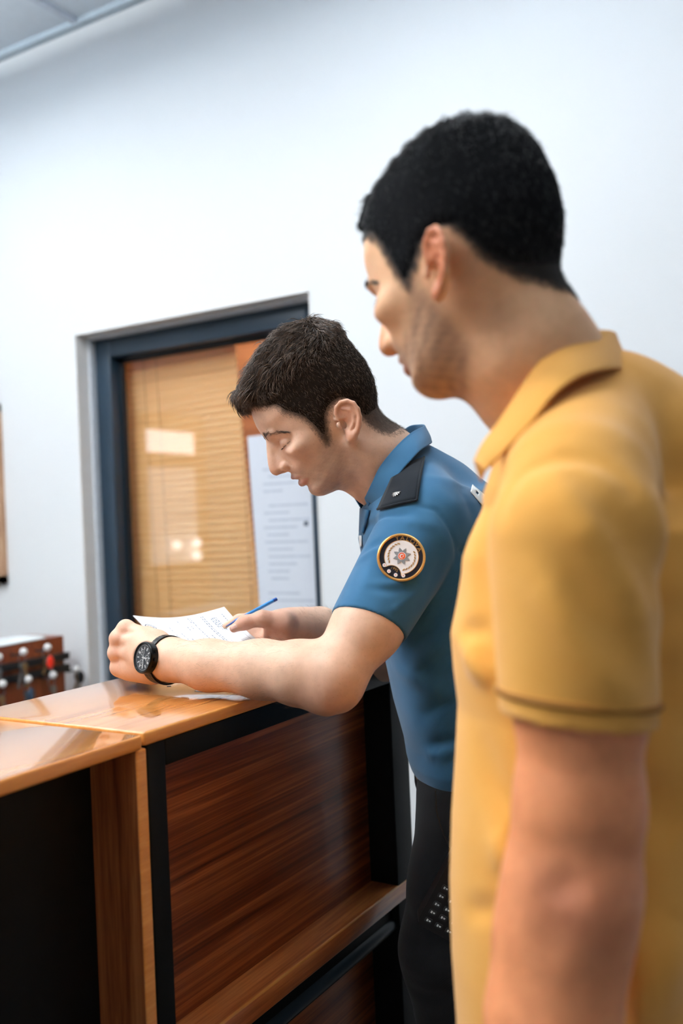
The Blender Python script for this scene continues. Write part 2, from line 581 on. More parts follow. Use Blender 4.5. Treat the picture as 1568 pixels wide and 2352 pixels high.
# right unit
cu = empty('reception_counter', (1.2, 0.95, 0), 'walnut reception counter unit with black frame under the officer\'s forearm', 'counter')
tp = MB().box(.853, 1.553, YF, YB, ZT - .017, ZT, .0035).build('counter_top', m_top, cu, True)
fr = MB()
zk = 0.06
fr.box(.859, .892, YF + .002, YF + .10, zk, ZT - .017, .002)                       # left post
fr.box(.892, 1.49, YF + .002, YF + .05, ZT - .05, ZT - .017, .002)                # top rail
fr.box(1.487, 1.551, YF + .002, YB - .01, zk, ZT - .017, .002)                     # right end post
fr.box(.859, 1.487, YF + .10, YB - .01, ZT - .04, ZT - .0175)
fr.box(.892, 1.487, YF + .015, YF + .10, .60, .650, .004)                         # rail under the ledge
fr.box(.859, 1.551, YF + .05, YB - .02, 0.0, zk)
fr.build('frame', m_black, cu, True)
rr = MB()
rr.tube([(.892, YF + .022, .617), (1.487, YF + .022, .617)], .014, 16)
rr.build('round_rail', m_navy, cu, True)
MB().box(.892, 1.488, YF + .057, YF + .075, .688, ZT - .03).build('front_panel', m_panel, cu)
MB().box(.880, 1.527, YF + .001, YF + .10, .655, .688, .003).build('ledge', m_ledge, cu, True)
MB().box(.892, 1.488, YF + .06, YF + .078, zk, .60).build('lower_panel', m_panel, cu)
# left unit
cl = empty('reception_counter', (.2, 0.95, 0), 'reception counter unit with recessed black front, nearest at the left edge', 'counter')
MB().box(-.55, .8455, YF - .004, YB, ZT - .0185, ZT - .001, .0035).build('counter_top', m_top, cl, True)
MB().box(.8385, .8575, YF + .001, YB - .012, 0, ZT - .0195, .0025).build('side_panel', m_side, cl, True)
MB().box(-.53, .8385, YF + .078, YF + .096, 0.02, ZT - .019).build('front_panel', m_black, cl)
MB().box(-.55, -.531, YF + .004, YB - .012, 0, ZT - .0195, .002).build('side_panel', m_side, cl)
# the edge banding of tops and sides: lighter than the faces
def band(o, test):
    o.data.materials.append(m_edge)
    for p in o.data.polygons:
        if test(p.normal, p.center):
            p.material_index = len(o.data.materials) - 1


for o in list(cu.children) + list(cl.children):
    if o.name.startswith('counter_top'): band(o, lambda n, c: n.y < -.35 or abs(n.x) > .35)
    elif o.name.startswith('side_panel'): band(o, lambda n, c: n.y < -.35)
    elif o.name.startswith('ledge'): band(o, lambda n, c: n.y < -.2 and n.z > .2)  # ledge: highlight along the front top corner, painted in lighter wood
# screw cover on the top
q = on_plane(388, 1576.5, 2, ZT)
o = MB().tube([(q[0], q[1], ZT - .001), (q[0], q[1], ZT + .0006)], .0035, 12).build('screw_cover', plain('screw_black', (.01, .01, .01, 1), .5), cu)
# ------------------------------------------------------------------ implicit surfaces
A_ = lambda *a: np.array(a, float)


def smoothstep(a, b, x):
    t = np.clip((x - a) / (b - a), 0, 1)
    return t * t * (3 - 2 * t)


def smin(a, b, k):
    if k <= 0:
        return np.minimum(a, b)
    h = np.maximum(k - np.abs(a - b), 0) / k
    return np.minimum(a, b) - h * h * k * 0.25


def smax(a, b, k):
    return -smin(-a, -b, k)


def rc(p, a, b, ra, rb):
    ba = b - a
    h = np.clip(((p - a) @ ba) / max(ba @ ba, 1e-12), 0, 1)
    return np.linalg.norm(p - a - h[:, None] * ba, axis=1) - (ra + (rb - ra) * h)


def ell(p, c, r, ax=None):
    q = p - c
    if ax is not None:
        q = q @ np.asarray(ax).T
    r = np.asarray(r, float)
    k0 = np.linalg.norm(q / r, axis=1)
    k1 = np.linalg.norm(q / (r * r), axis=1) + 1e-9
    return k0 * (k0 - 1.0) / k1


def chain_dist(p, pts):
    d = None
    for a, b in zip(pts[:-1], pts[1:]):
        e = rc(p, np.asarray(a, float), np.asarray(b, float), 0, 0)
        d = e if d is None else np.minimum(d, e)
    return d


class Solid:
    """list of operations, each with a box outside which it has no effect"""

    def __init__(s):
        s.ops = []

    def _op(s, kind, fn, lo, hi, k):
        s.ops.append((kind, fn, np.asarray(lo, float), np.asarray(hi, float), k))
        return s

    def add(s, fn, lo, hi, k=0.01): return s._op('add', fn, lo, hi, k)

    def sub(s, fn, lo, hi, k=0.01): return s._op('sub', fn, lo, hi, k)

    def cut(s, fn, k=0.0): return s._op('cut', fn, (-9, -9, -9), (9, 9, 9), k)

    def cone(s, a, b, ra, rb, k=0.01, sub=False):
        a, b = np.asarray(a, float), np.asarray(b, float)
        lo, hi = np.minimum(a - ra, b - rb), np.maximum(a + ra, b + rb)
        return s._op('sub' if sub else 'add', lambda p: rc(p, a, b, ra, rb), lo, hi, k)

    def chain(s, pts, rad, k=0.01, sub=False):
        for i in range(len(pts) - 1):
            s.cone(pts[i], pts[i + 1], rad[i], rad[i + 1], k, sub)
        return s

    def ellipsoid(s, c, r, ax=None, k=0.01, sub=False):
        c = np.asarray(c, float)
        R = max(r)
        return s._op('sub' if sub else 'add', lambda p: ell(p, c, r, ax), c - R, c + R, k)

    def fold(s, pts, amp, w):
        """raise (amp>0) or sink (amp<0) the surface along a polyline"""
        pts = [np.asarray(q, float) for q in pts]
        n = len(pts) - 1

        def f(p):
            best, tt = None, None
            for i in range(n):
                ba = pts[i + 1] - pts[i]
                h = np.clip(((p - pts[i]) @ ba) / max(ba @ ba, 1e-12), 0, 1)
                d = np.linalg.norm(p - pts[i] - h[:, None] * ba, axis=1)
                t = (i + h) / n
                if best is None:
                    best, tt = d, t
                else:
                    m = d < best
                    best = np.where(m, d, best)
                    tt = np.where(m, t, tt)
            return -amp * np.exp(-(best / w) ** 2) * np.sin(np.pi * np.clip(tt * .9 + .05, 0, 1)) ** .7

        lo, hi = np.min(pts, 0) - 3 * w, np.max(pts, 0) + 3 * w
        return s._op('disp', f, lo, hi, 0)

    def foldpx(s, pts, amp, w, d0, d1):
        """a crease along the line of sight points (x, y) where they meet the cloth"""
        dr = [P(x, y, 1.0) - CAM for x, y in pts]
        h = [s.hit(CAM, q, d0, d1, 160) for q in dr]
        h = [q for q in h if q is not None]
        return s.fold(h, amp, w) if len(h) > 1 else s

    def value(s, p, ops=None):
        F = np.full(len(p), 0.05)
        for kind, fn, lo, hi, k in (s.ops if ops is None else ops):
            if kind == 'add':
                F = smin(F, fn(p), k)
            elif kind == 'sub':
                F = smax(F, -fn(p), k)
            elif kind == 'cut':
                F = smax(F, fn(p), k)
            else:
                F = F + fn(p)
        return F

    def hit(s, o, d, t0, t1, n=400):
        """first crossing along a sight line"""
        t = np.linspace(t0, t1, n)
        v = s.value(o + t[:, None] * d)
        i = np.argmax(v < 0)
        if not (v < 0).any():
            return None
        if i == 0:
            return o + t[0] * d
        a, b = v[i - 1], v[i]
        return o + (t[i - 1] + (t[i] - t[i - 1]) * a / (a - b)) * d

    def normal(s, p, e=0.002):
        g = np.array([s.value((p + e * np.eye(3)[i])[None])[0] - s.value((p - e * np.eye(3)[i])[None])[0] for i in range(3)])
        return g / (np.linalg.norm(g) + 1e-12)

    def mesh(s, h, clip_lo=None, clip_hi=None, B=32):
        act = [o for o in s.ops if o[0] == 'add']
        lo = np.min([o[2] for o in act], 0) - 3 * h
        hi = np.max([o[3] for o in act], 0) + 3 * h
        if clip_lo is not None: lo = np.maximum(lo, clip_lo)
        if clip_hi is not None: hi = np.minimum(hi, clip_hi)
        n = np.ceil((hi - lo) / h).astype(int) + 1
        F = np.full(n, 0.05, dtype=np.float32)
        for i in range(0, n[0], B):
            for j in range(0, n[1], B):
                for k in range(0, n[2], B):
                    m = np.minimum(n - (i, j, k), B)
                    bl, bh = lo + h * np.array([i, j, k]), lo + h * (np.array([i, j, k]) + m - 1)
                    ops = [o for o in s.ops if np.all(bl - o[4] - 2 * h < o[3]) and np.all(bh + o[4] + 2 * h > o[2])]
                    if not any(o[0] == 'add' for o in ops):
                        continue
                    c = [lo[q] + h * (np.arange(m[q]) + (i, j, k)[q]) for q in range(3)]
                    # a coarse look first
                    cc = [np.linspace(bl[q], bh[q], 5) for q in range(3)]
                    pc = np.stack(np.meshgrid(*cc, indexing='ij'), -1).reshape(-1, 3)
                    vc = s.value(pc, ops)
                    if abs(vc).min() > 0.6 * np.linalg.norm(bh - bl) / 4 + 4 * h:
                        F[i:i + m[0], j:j + m[1], k:k + m[2]] = vc[0]
                        continue
                    pp = np.stack(np.meshgrid(*c, indexing='ij'), -1).reshape(-1, 3)
                    F[i:i + m[0], j:j + m[1], k:k + m[2]] = s.value(pp, ops).reshape(m)
        F[0], F[-1], F[:, 0], F[:, -1], F[:, :, 0], F[:, :, -1] = (np.maximum(q, 1e-4) for q in (F[0], F[-1], F[:, 0], F[:, -1], F[:, :, 0], F[:, :, -1]))
        return surface_nets(F, lo, h)


def surface_nets(F, lo, h):
    S = F < 0
    C = np.zeros(tuple(q - 1 for q in F.shape), dtype=np.int8)
    for a in (0, 1):
        for b in (0, 1):
            for c in (0, 1):
                C += S[a:F.shape[0] - 1 + a, b:F.shape[1] - 1 + b, c:F.shape[2] - 1 + c]
    act = (C > 0) & (C < 8)
    idx = np.argwhere(act)
    ID = np.full(C.shape, -1, dtype=np.int32)
    ID[act] = np.arange(len(idx))
    acc = np.zeros((len(idx), 3))
    cnt = np.zeros(len(idx))
    cor = [(a, b, c) for a in (0, 1) for b in (0, 1) for c in (0, 1)]
    val = {q: F[idx[:, 0] + q[0], idx[:, 1] + q[1], idx[:, 2] + q[2]].astype(float) for q in cor}
    for q in cor:
        for ax in range(3):
            if q[ax] == 0:
                r = list(q); r[ax] = 1; r = tuple(r)
                va, vb = val[q], val[r]
                m = (va < 0) != (vb < 0)
                t = np.where(m, va / np.where(m, va - vb, 1), 0)
                pt = np.tile(np.array(q, float), (len(idx), 1))
                pt[:, ax] += t
                acc[m] += pt[m]
                cnt[m] += 1
    V = lo + h * (idx + acc / cnt[:, None])
    quads = []
    for ax in range(3):
        sl0 = [slice(None)] * 3; sl1 = [slice(None)] * 3
        sl0[ax] = slice(0, -1); sl1[ax] = slice(1, None)
        e = np.argwhere(S[tuple(sl0)] != S[tuple(sl1)])
        u, v = (ax + 1) % 3, (ax + 2) % 3
        ok = (e[:, u] > 0) & (e[:, v] > 0) & (e[:, u] < F.shape[u] - 1) & (e[:, v] < F.shape[v] - 1)
        e = e[ok]
        du = np.zeros(3, int); du[u] = 1
        dv = np.zeros(3, int); dv[v] = 1
        g = lambda q: ID[q[:, 0], q[:, 1], q[:, 2]]
        q4 = np.stack([g(e - du - dv), g(e - dv), g(e), g(e - du)], 1)
        flip = ~S[e[:, 0], e[:, 1], e[:, 2]]
        q4[flip] = q4[flip][:, ::-1]
        quads.append(q4)
    Q = np.concatenate(quads)
    Q = Q[(Q >= 0).all(1)]
    return V, Q


def relax(V, Q, it=2, f=0.5):
    """light smoothing of a quad mesh"""
    E = np.concatenate([Q[:, [0, 1]], Q[:, [1, 2]], Q[:, [2, 3]], Q[:, [3, 0]]])
    for _ in range(it):
        acc = np.zeros_like(V); c = np.zeros(len(V))
        for a, b in ((0, 1), (1, 0)):
            for k in range(3):
                acc[:, k] += np.bincount(E[:, a], V[E[:, b], k], len(V))
            c += np.bincount(E[:, a], None, len(V))
        V = V + f * (acc / np.maximum(c, 1)[:, None] - V)
    return V


def vcolor(o, cols, name='tint'):
    at = o.data.color_attributes.new(name, 'FLOAT_COLOR', 'POINT')
    c = np.ones((len(cols), 4), dtype=np.float32)
    c[:, :3] = cols
    at.data.foreach_set('color', c.ravel())


def vnoise(p, freq, seed=0):
    """cheap smooth value noise, about -1..1"""
    r = np.random.RandomState(seed)
    out = np.zeros(len(p))
    for _ in range(6):
        d = r.normal(size=3); d *= freq * r.uniform(.6, 1.5) / np.linalg.norm(d)
        out += np.sin(p @ d * 2 * np.pi + r.uniform(0, 6.28))
    return out / 3.0


# ------------------------------------------------------------------ the head (millimetres: a forward, b up, c to the left)
SKULL = [(107, 87), (111.6, 72.5), (114, 60), (114, 48), (109.5, 36), (109, 22), (108, 8), (107.5, -6), (108, -18), (108.5, -26), (106, -33), (101.5, -42), (98.5, -50),
         (96.5, -58), (99.6, -65), (98.8, -72.5), (93.5, -79.5), (85, -84), (67, -87.5), (50, -88), (35.8, -84), (14, -66), (-10, -50), (-38, -34), (-57, -14), (-68, 5),
         (-77, 28), (-79.5, 58), (-74.9, 91.7), (-60.8, 122), (-36, 143), (3, 150), (40, 144.5), (71, 130), (93.6, 109)]
NOSE = [(109, 42), (113.5, 33), (118.5, 25), (125.5, 12), (130.3, 2), (133.6, -7.5), (132.8, -14.5), (128.4, -19.6), (122, -20.3), (113, -23.5), (100, -23), (92, -8), (96, 20), (102, 40)]
WR = [(-10, 105, 75, 82), (-60, 65, 64, 74), (55, 112, 62, 62), (-15, 50, 77, 80), (0, 5, 71, 66), (95, 78, 54, 52), (60, 45, 69, 58), (78, 50, 62, 50), (60, 6, 68, 52),
      (92, 12, 53.5, 50), (104, -8, 43, 38), (8, -42, 57, 40), (48, -55, 51, 42), (84, -72, 34, 33), (94, -40, 42, 36), (-52, -15, 57, 55), (-15, -48, 55, 48)]
NWR = [(110, 32, 6.8, 8), (118, 15, 7.6, 9), (124, 2, 9.6, 10), (128, -9, 10.5, 10), (113, -15, 15, 12), (103, 20, 14, 12), (101, -5, 17, 14)]


def poly_grid(poly, lo, hi, sm):
    P_ = np.array(poly, float)
    xs, ys = np.arange(lo[0], hi[0] + 1), np.arange(lo[1], hi[1] + 1)
    g = np.stack(np.meshgrid(xs, ys, indexing='ij'), -1).reshape(-1, 2)
    d = np.full(len(g), 1e9)
    ins = np.zeros(len(g), bool)
    for i in range(len(P_)):
        a, b = P_[i], P_[(i + 1) % len(P_)]
        ba = b - a
        h = np.clip(((g - a) @ ba) / (ba @ ba), 0, 1)
        d = np.minimum(d, np.linalg.norm(g - a - h[:, None] * ba, axis=1))
        c = (a[1] > g[:, 1]) != (b[1] > g[:, 1])
        with np.errstate(divide='ignore', invalid='ignore'):
            xx = a[0] + (g[:, 1] - a[1]) / (b[1] - a[1]) * ba[0]
        ins ^= c & (g[:, 0] < xx)
    D = np.where(ins, -d, d).reshape(len(xs), len(ys))
    if sm:
        k = np.exp(-0.5 * (np.arange(-3 * sm, 3 * sm + 1) / sm) ** 2); k /= k.sum()
        r = int(3 * sm)
        D = np.apply_along_axis(lambda m: np.convolve(np.pad(m, r, 'edge'), k, 'valid'), 0, D)
        D = np.apply_along_axis(lambda m: np.convolve(np.pad(m, r, 'edge'), k, 'valid'), 1, D)
    return D, lo


def rbf_grid(an, lo, hi, sig):
    xs, ys = np.arange(lo[0], hi[0] + 1), np.arange(lo[1], hi[1] + 1)
    X, Y = np.meshgrid(xs, ys, indexing='ij')
    w = 1e-9; wa = 0; ra = 0
    for a, b, W_, R_ in an:
        g = np.exp(-((X - a) ** 2 + (Y - b) ** 2) / (2 * sig * sig)) + 1e-7 / (1 + (X - a) ** 2 + (Y - b) ** 2)
        w = w + g; wa = wa + g * W_; ra = ra + g * R_
    return wa / w, ra / w


def look(G, lo, a, b):
    x = np.clip(a - lo[0], 0, G.shape[0] - 1.001)
    y = np.clip(b - lo[1], 0, G.shape[1] - 1.001)
    i, j = x.astype(int), y.astype(int)
    u, v = x - i, y - j
    return (G[i, j] * (1 - u) + G[i + 1, j] * u) * (1 - v) + (G[i, j + 1] * (1 - u) + G[i + 1, j + 1] * u) * v


GLO, GHI = (-130, -140), (170, 200)
G_SK = poly_grid(SKULL, GLO, GHI, 2)[0]
G_W, G_R = rbf_grid(WR, GLO, GHI, 26.0)
G_NO = poly_grid(NOSE, GLO, GHI, 1)[0]
G_NW, G_NR = rbf_grid(NWR, GLO, GHI, 8.0)
EAR_OUT = [(0, 8), (0, 17), (-6, 25), (-15.5, 27.7), (-24.7, 24.3), (-30.7, 15.8), (-31.7, 3.6), (-28, -8), (-20.6, -18.5), (-12, -25.4), (-4, -29), (1.5, -29), (3.6, -24), (3.4, -15), (2, -2)]
EDA, EDB = 12.0, -6.5
EAR_OUT = [(a + EDA, b + EDB) for a, b in EAR_OUT]
G_EAR = poly_grid(EAR_OUT, GLO, GHI, 0)[0]
EYE = A_(88, 13.0, 31.0)
UPL = [(A_(90, -42.5, 25), A_(103.6, -36.5, 12), 2.4, 4.2), (A_(103.6, -36.5, 12), A_(108.4, -34.2, 0), 4.2, 4.4)]
LWL = [(A_(89, -46.5, 24), A_(98.8, -48.4, 12), 2.6, 5.8), (A_(98.8, -48.4, 12), A_(101.6, -49.2, 0), 5.8, 6.2)]
LASH = [(96, 9.8, 20), (99.7, 9.2, 26), (100.5, 9, 31), (99.3, 9.2, 37), (96, 10, 42), (90.8, 11, 45.3), (86, 12, 46.5)]


def lens(a, b, c, GS, GW, GR):
    D = look(GS, GLO, a, b)
    W_ = look(GW, GLO, a, b)
    R_ = look(GR, GLO, a, b)
    q = np.maximum(1 + D / R_, 0)
    k = np.sqrt(q * q + (c / W_) ** 2)
    return (k - 1) * np.minimum(R_, W_)


def ear_c(a, b):
    return 70.0 + 0.56 * np.maximum(EDA + 3 - a, 0) ** 0.98 + 0.03 * (b - EDB)


def head_sdf(p, open_mouth=1.0):
    a, b, c = p[:, 0], p[:, 1], np.abs(p[:, 2])
    q = np.stack([a, b, c], 1)
    F = lens(a, b, c, G_SK, G_W, G_R)
    # brow ridge, cheekbone
    F = smin(F, ell(q, A_(101, 37, 20), (10, 6.5, 20)), 8)
    F = smin(F, ell(q, A_(76, -2, 47), (20, 12, 13)), 16)
    # eye socket, lids
    F = smax(F, -ell(q, A_(110, 16, 33), (13, 11, 17)), 8)
    F = smax(F, -ell(q, A_(101, 14, 53), (17, 10, 12)), 9)
    F = smin(F, ell(q, EYE, (13, 12.5, 15)), 2.5)
    lidcut = chain_dist(q, [(97, 20.5, 20), (99, 22.3, 28), (97, 22, 37), (91, 19.8, 44), (84, 17, 49)]) - .5
    F = smax(F, -lidcut, 2.2)
    F = smax(F, -(chain_dist(q, LASH) - .55), 1.6)
    F = smin(F, ell(q, A_(91, 2, 33), (8, 5, 13)), 7)
    # nose
    N = lens(a, b, c, G_NO, G_NW, G_NR)
    N = smin(N, ell(q, A_(109.5, -13.8, 13), (9.5, 7.6, 6.4)), 2.2)
    F = smin(F, N, 5)
    F = smax(F, -ell(q, A_(118, -21.8, 7.2), (7, 4.6, 3.7)), 1.6)
    F = smax(F, -rc(q, A_(105, -8, 19.5), A_(100, -20, 22.5), .3, .4), 4)
    # lips
    up = rc(q, *UPL[0]); up = smin(up, rc(q, *UPL[1]), 2)
    lw = rc(q, *LWL[0]); lw = smin(lw, rc(q, *LWL[1]), 2)
    F = smin(F, up, 4)
    F = smin(F, lw, 4)
    F = smax(F, -rc(q, A_(90, -44.6, 25), A_(109, -41.4, 0), .6, 1.4 * open_mouth), 1.4)
    F = smax(F, -rc(q, A_(111.5, -24, 0), A_(112.5, -31, 0), 1.2, 1.6), 3)      # philtrum
    # ear
    bowl = 4.2 * np.exp(-((a - EDA + 7) / 8.5) ** 2 - ((b - EDB + 4) / 10.5) ** 2) + 2.0 * np.exp(-((a - EDA + 13) / 5.5) ** 2 - ((b - EDB - 15) / 5) ** 2)
    pl = (c - ear_c(a, b) + bowl) * 0.87
    D = look(G_EAR, GLO, a, b)
    E_ = np.maximum(D + 1.5, np.abs(pl) - 1.6)
    rim = EAR_OUT[:12]
    cc = lambda t, k=0.0: A_(t[0], t[1], float(ear_c(np.array([t[0]]), np.array([t[1]]))[0]) + k)
    for i in range(len(rim) - 1):
        t0, t1 = rim[i], rim[i + 1]
        sh = lambda t: (t[0] + (EDA - 14 - t[0]) * .09, t[1] + (EDB - t[1]) * .09)
        r0 = 3.3 if i < 8 else 4.2
        E_ = smin(E_, rc(q, cc(sh(t0), 1.5), cc(sh(t1), 1.5), r0, 3.2 if i < 7 else 4.4), 1.5)
    ah = [(-13, 17), (-21, 9), (-22, 0), (-17, -9), (-9, -14)]
    for t0, t1 in zip(ah[:-1], ah[1:]):
        E_ = smin(E_, rc(q, cc((t0[0] + EDA, t0[1] + EDB), .6), cc((t1[0] + EDA, t1[1] + EDB), .6), 2.6, 2.6), 2)
    E_ = smin(E_, rc(q, cc((3 + EDA, 9 + EDB), 0), cc((-9 + EDA, 4 + EDB), -1), 2.4, 1.6), 2)
    E_ = smin(E_, ell(q, cc((-4 + EDA, -23 + EDB), 1), (7, 7.5, 4.5)), 4)
    F = smin(F, E_, 2.5)
    F = smin(F, ell(q, A_(3.5 + EDA, -2 + EDB, 73), (4, 6, 3.6)), 3)
    F = smax(F, -ell(q, A_(-2.5 + EDA, -4 + EDB, 73), (4.2, 6, 9)), 2)
    return F


class Head:
    def __init__(s, O, fa, fb, fc, scale=1.0):
        s.O, s.B, s.k = np.asarray(O, float), np.stack([fa, fb, fc]), scale / 1000.0

    def to(s, p): return ((p - s.O) @ s.B.T) / s.k

    def w(s, q): return s.O + (np.asarray(q, float) * s.k) @ s.B

    def sdf(s, p): return head_sdf(s.to(p)) * s.k

    def box(s, pad=0.0):
        c = np.array([s.w((a, b, c)) for a in (-95, 140) for b in (-100, 160) for c in (-100, 100)])
        return c.min(0) - pad, c.max(0) + pad


def head_axes(pitch, yaw, left, roll=0.0):
    """pitch forward, yaw away (+) from the viewer; left = unit vector the face points along at zero yaw"""
    f0_, up_ = np.asarray(left, float), UP
    lat = -FW
    fa = f0_ * math.cos(pitch) - up_ * math.sin(pitch)
    fb = f0_ * math.sin(pitch) + up_ * math.cos(pitch)
    # yaw turns about the vertical of the picture
    def rot(v):
        l = v @ lat; f = v @ f0_; u = v @ up_
        return f0_ * (f * math.cos(yaw) + l * math.sin(yaw)) + lat * (l * math.cos(yaw) - f * math.sin(yaw)) + up_ * u
    fa, fb, fc = rot(fa), rot(fb), rot(lat)
    if roll:
        fb, fc = fb * math.cos(roll) + fc * math.sin(roll), fc * math.cos(roll) - fb * math.sin(roll)
    return fa, fb, fc


def loft_sdf(rows, U, V, k=2.3, zcap=0.02):
    """rows: (z, u centre, half u, v centre, half v)"""
    R_ = np.array(sorted(rows))

    def f(p):
        z = p[:, 2]
        uc, au, vc, av = (np.interp(z, R_[:, 0], R_[:, i]) for i in range(1, 5))
        q = p - CAM
        d = (np.abs((q @ U - uc) / au) ** k + np.abs((q @ V - vc) / av) ** k) ** (1 / k)
        return smax((d - 1) * np.minimum(au, av), np.maximum(z - R_[-1, 0], R_[0, 0] - z), zcap)
    us = np.concatenate([R_[:, 1] - R_[:, 2], R_[:, 1] + R_[:, 2]]); vs = np.concatenate([R_[:, 3] - R_[:, 4], R_[:, 3] + R_[:, 4]])
    cor = np.array([CAM + U * u + V * v for u in (us.min(), us.max()) for v in (vs.min(), vs.max())])
    lo, hi = cor.min(0), cor.max(0)
    lo[2], hi[2] = R_[0, 0], R_[-1, 0]
    return f, lo, hi


# ------------------------------------------------------------------ hair
def strands(name, roots, dirs, nrm, length, rad, curl, mat, parent, seed=1, seg=4, droop=None):
    """thin tapering three-sided hairs, one mesh"""
    n = len(roots)
    rs = np.random.RandomState(seed)
    t = np.linspace(0, 1, seg + 1)
    side = np.cross(dirs, nrm)
    wob = rs.normal(size=n)
    pts = roots[:, None] + dirs[:, None] * (length[:, None] * t)[..., None] \
        + nrm[:, None] * (length[:, None] * (0.22 * np.sin(np.pi * t * .9)[None] - curl * t[None] ** 2))[..., None] \
        + side[:, None] * (length[:, None] * 0.16 * wob[:, None] * t[None] ** 2)[..., None]
    if droop is not None:
        pts += droop[None, None] * (length[:, None] * .25 * t[None] ** 2)[..., None]
    r = rad[:, None] * np.array([.75, 1, .9, .6, .08][:seg + 1] if seg == 4 else np.linspace(1, .08, seg + 1))[None]
    tan = np.gradient(pts, axis=1)
    tan /= np.linalg.norm(tan, axis=2, keepdims=True) + 1e-12
    u = np.cross(tan, nrm[:, None]); u /= np.linalg.norm(u, axis=2, keepdims=True) + 1e-12
    v = np.cross(tan, u)
    V = []
    for k in range(3):
        an = 2 * math.pi * k / 3
        V.append(pts + r[..., None] * (math.cos(an) * u + math.sin(an) * v))
    V = np.stack(V, 2).reshape(-1, 3)
    i = np.arange(n)[:, None, None] * (seg + 1) * 3
    j = np.arange(seg)[None, :, None] * 3
    k = np.arange(3)[None, None, :]
    a = i + j + k; b = i + j + (k + 1) % 3
    Q = np.stack([a, b, b + 3, a + 3], -1).reshape(-1, 4)
    return V, Q


def tri_normals(V, Q):
    fn = np.cross(V[Q[:, 2]] - V[Q[:, 0]], V[Q[:, 3]] - V[Q[:, 1]])
    N = np.zeros_like(V)
    for k in range(4):
        for c in range(3):
            N[:, c] += np.bincount(Q[:, k], fn[:, c], len(V))
    return N / (np.linalg.norm(N, axis=1, keepdims=True) + 1e-12)


def hair_material(name, c0, c1, rough=0.42):
    t = NT(name)
    t.set(Roughness=rough)
    t.b.inputs['Specular IOR Level'].default_value = 0.45
    at = t.n('ShaderNodeAttribute', attribute_name='tint')
    v = t.coords()
    mx = t.n('ShaderNodeMix', data_type='RGBA')
    t.l(at.outputs['Fac'], mx.inputs[0])
    mx.inputs[6].default_value = c0
    mx.inputs[7].default_value = c1
    t.l(mx.outputs[2], t.b.inputs['Base Color'])
    return t.m


def put_hair(name, parts, mats, parent):
    """parts: (verts, quads, tint); the first is the close-cropped undercoat, the rest are hairs"""
    k, VV, QQ, TT, MI = 0, [], [], [], []
    for i, (v_, q_, t_) in enumerate(parts):
        VV.append(v_); QQ.append(q_ + k); TT.append(t_); k += len(v_)
        MI.append(np.full(len(q_), 0 if i == 0 else 1))
    V, Q, T, MI = np.concatenate(VV), np.concatenate(QQ), np.concatenate(TT), np.concatenate(MI)
    used = np.zeros(len(V), bool); used[Q.ravel()] = True
    o = from_np(name, V[used], (np.cumsum(used) - 1)[Q], mats, parent)
    o.data.polygons.foreach_set('material_index', MI.astype(np.int32))
    vcolor(o, T[used][:, None] * np.ones(3))
    return o


def skin_material(name, bump=0.12, sss=0.12):
    t = NT(name)
    t.set(Roughness=0.48)
    t.b.inputs['Specular IOR Level'].default_value = 0.38
    t.b.inputs['Subsurface Weight'].default_value = sss
    t.b.inputs['Subsurface Radius'].default_value = (1.0, 0.35, 0.2)
    t.b.inputs['Subsurface Scale'].default_value = 0.004
    at = t.n('ShaderNodeAttribute', attribute_name='tint')
    v = t.coords()
    mo = t.ramp(t.noise(v, 55, 5, .6), [(0.3, (0.90, 0.86, 0.84, 1)), (0.7, (1.06, 1.05, 1.04, 1))])
    fr = t.ramp(t.noise(v, 420, 2, .5), [(0.62, (1, 1, 1, 1)), (0.74, (0.84, 0.76, 0.70, 1))])
    m1 = t.n('ShaderNodeMix', data_type='RGBA', blend_type='MULTIPLY')
    m1.inputs[0].default_value = 1.0
    t.l(at.outputs['Color'], m1.inputs[6]); t.l(mo, m1.inputs[7])
    m2 = t.n('ShaderNodeMix', data_type='RGBA', blend_type='MULTIPLY')
    m2.inputs[0].default_value = 0.7
    t.l(m1.outputs[2], m2.inputs[6]); t.l(fr, m2.inputs[7])
    t.l(m2.outputs[2], t.b.inputs['Base Color'])
    t.bump(t.noise(v, 900, 3, .6), bump, 0.0006)
    return t.m


def cloth_material(name, c0, c1, weave=1500.0, rough=0.85, bump=0.25, sheen=0.15):
    t = NT(name)
    t.set(Roughness=rough)
    t.b.inputs['Specular IOR Level'].default_value = 0.15
    t.b.inputs['Sheen Weight'].default_value = sheen
    v = t.coords()
    t.l(t.ramp(t.noise(v, 14, 4, .6), [(0.3, c0), (0.7, c1)]), t.b.inputs['Base Color'])
    wv = t.n('ShaderNodeTexWave', wave_type='BANDS', bands_direction='DIAGONAL')
    wv.inputs['Scale'].default_value = weave / 6.28
    wv.inputs['Distortion'].default_value = 1.0
    t.l(v, wv.inputs['Vector'])
    t.bump(wv.outputs['Fac'], bump, 0.0004)
    return t.m


def mixc(a, b, w):
    return a * (1 - w[:, None]) + np.asarray(b)[None] * w[:, None]


BEARD = [(34, 8), (46, 4), (50, -14), (66, -30), (82, -36), (92, -26), (104, -24), (122, -26), (125, -50), (112, -95), (70, -104), (38, -98), (14, -72), (16, -44), (26, -20)]
G_BEARD = poly_grid(BEARD, GLO, GHI, 3)[0]


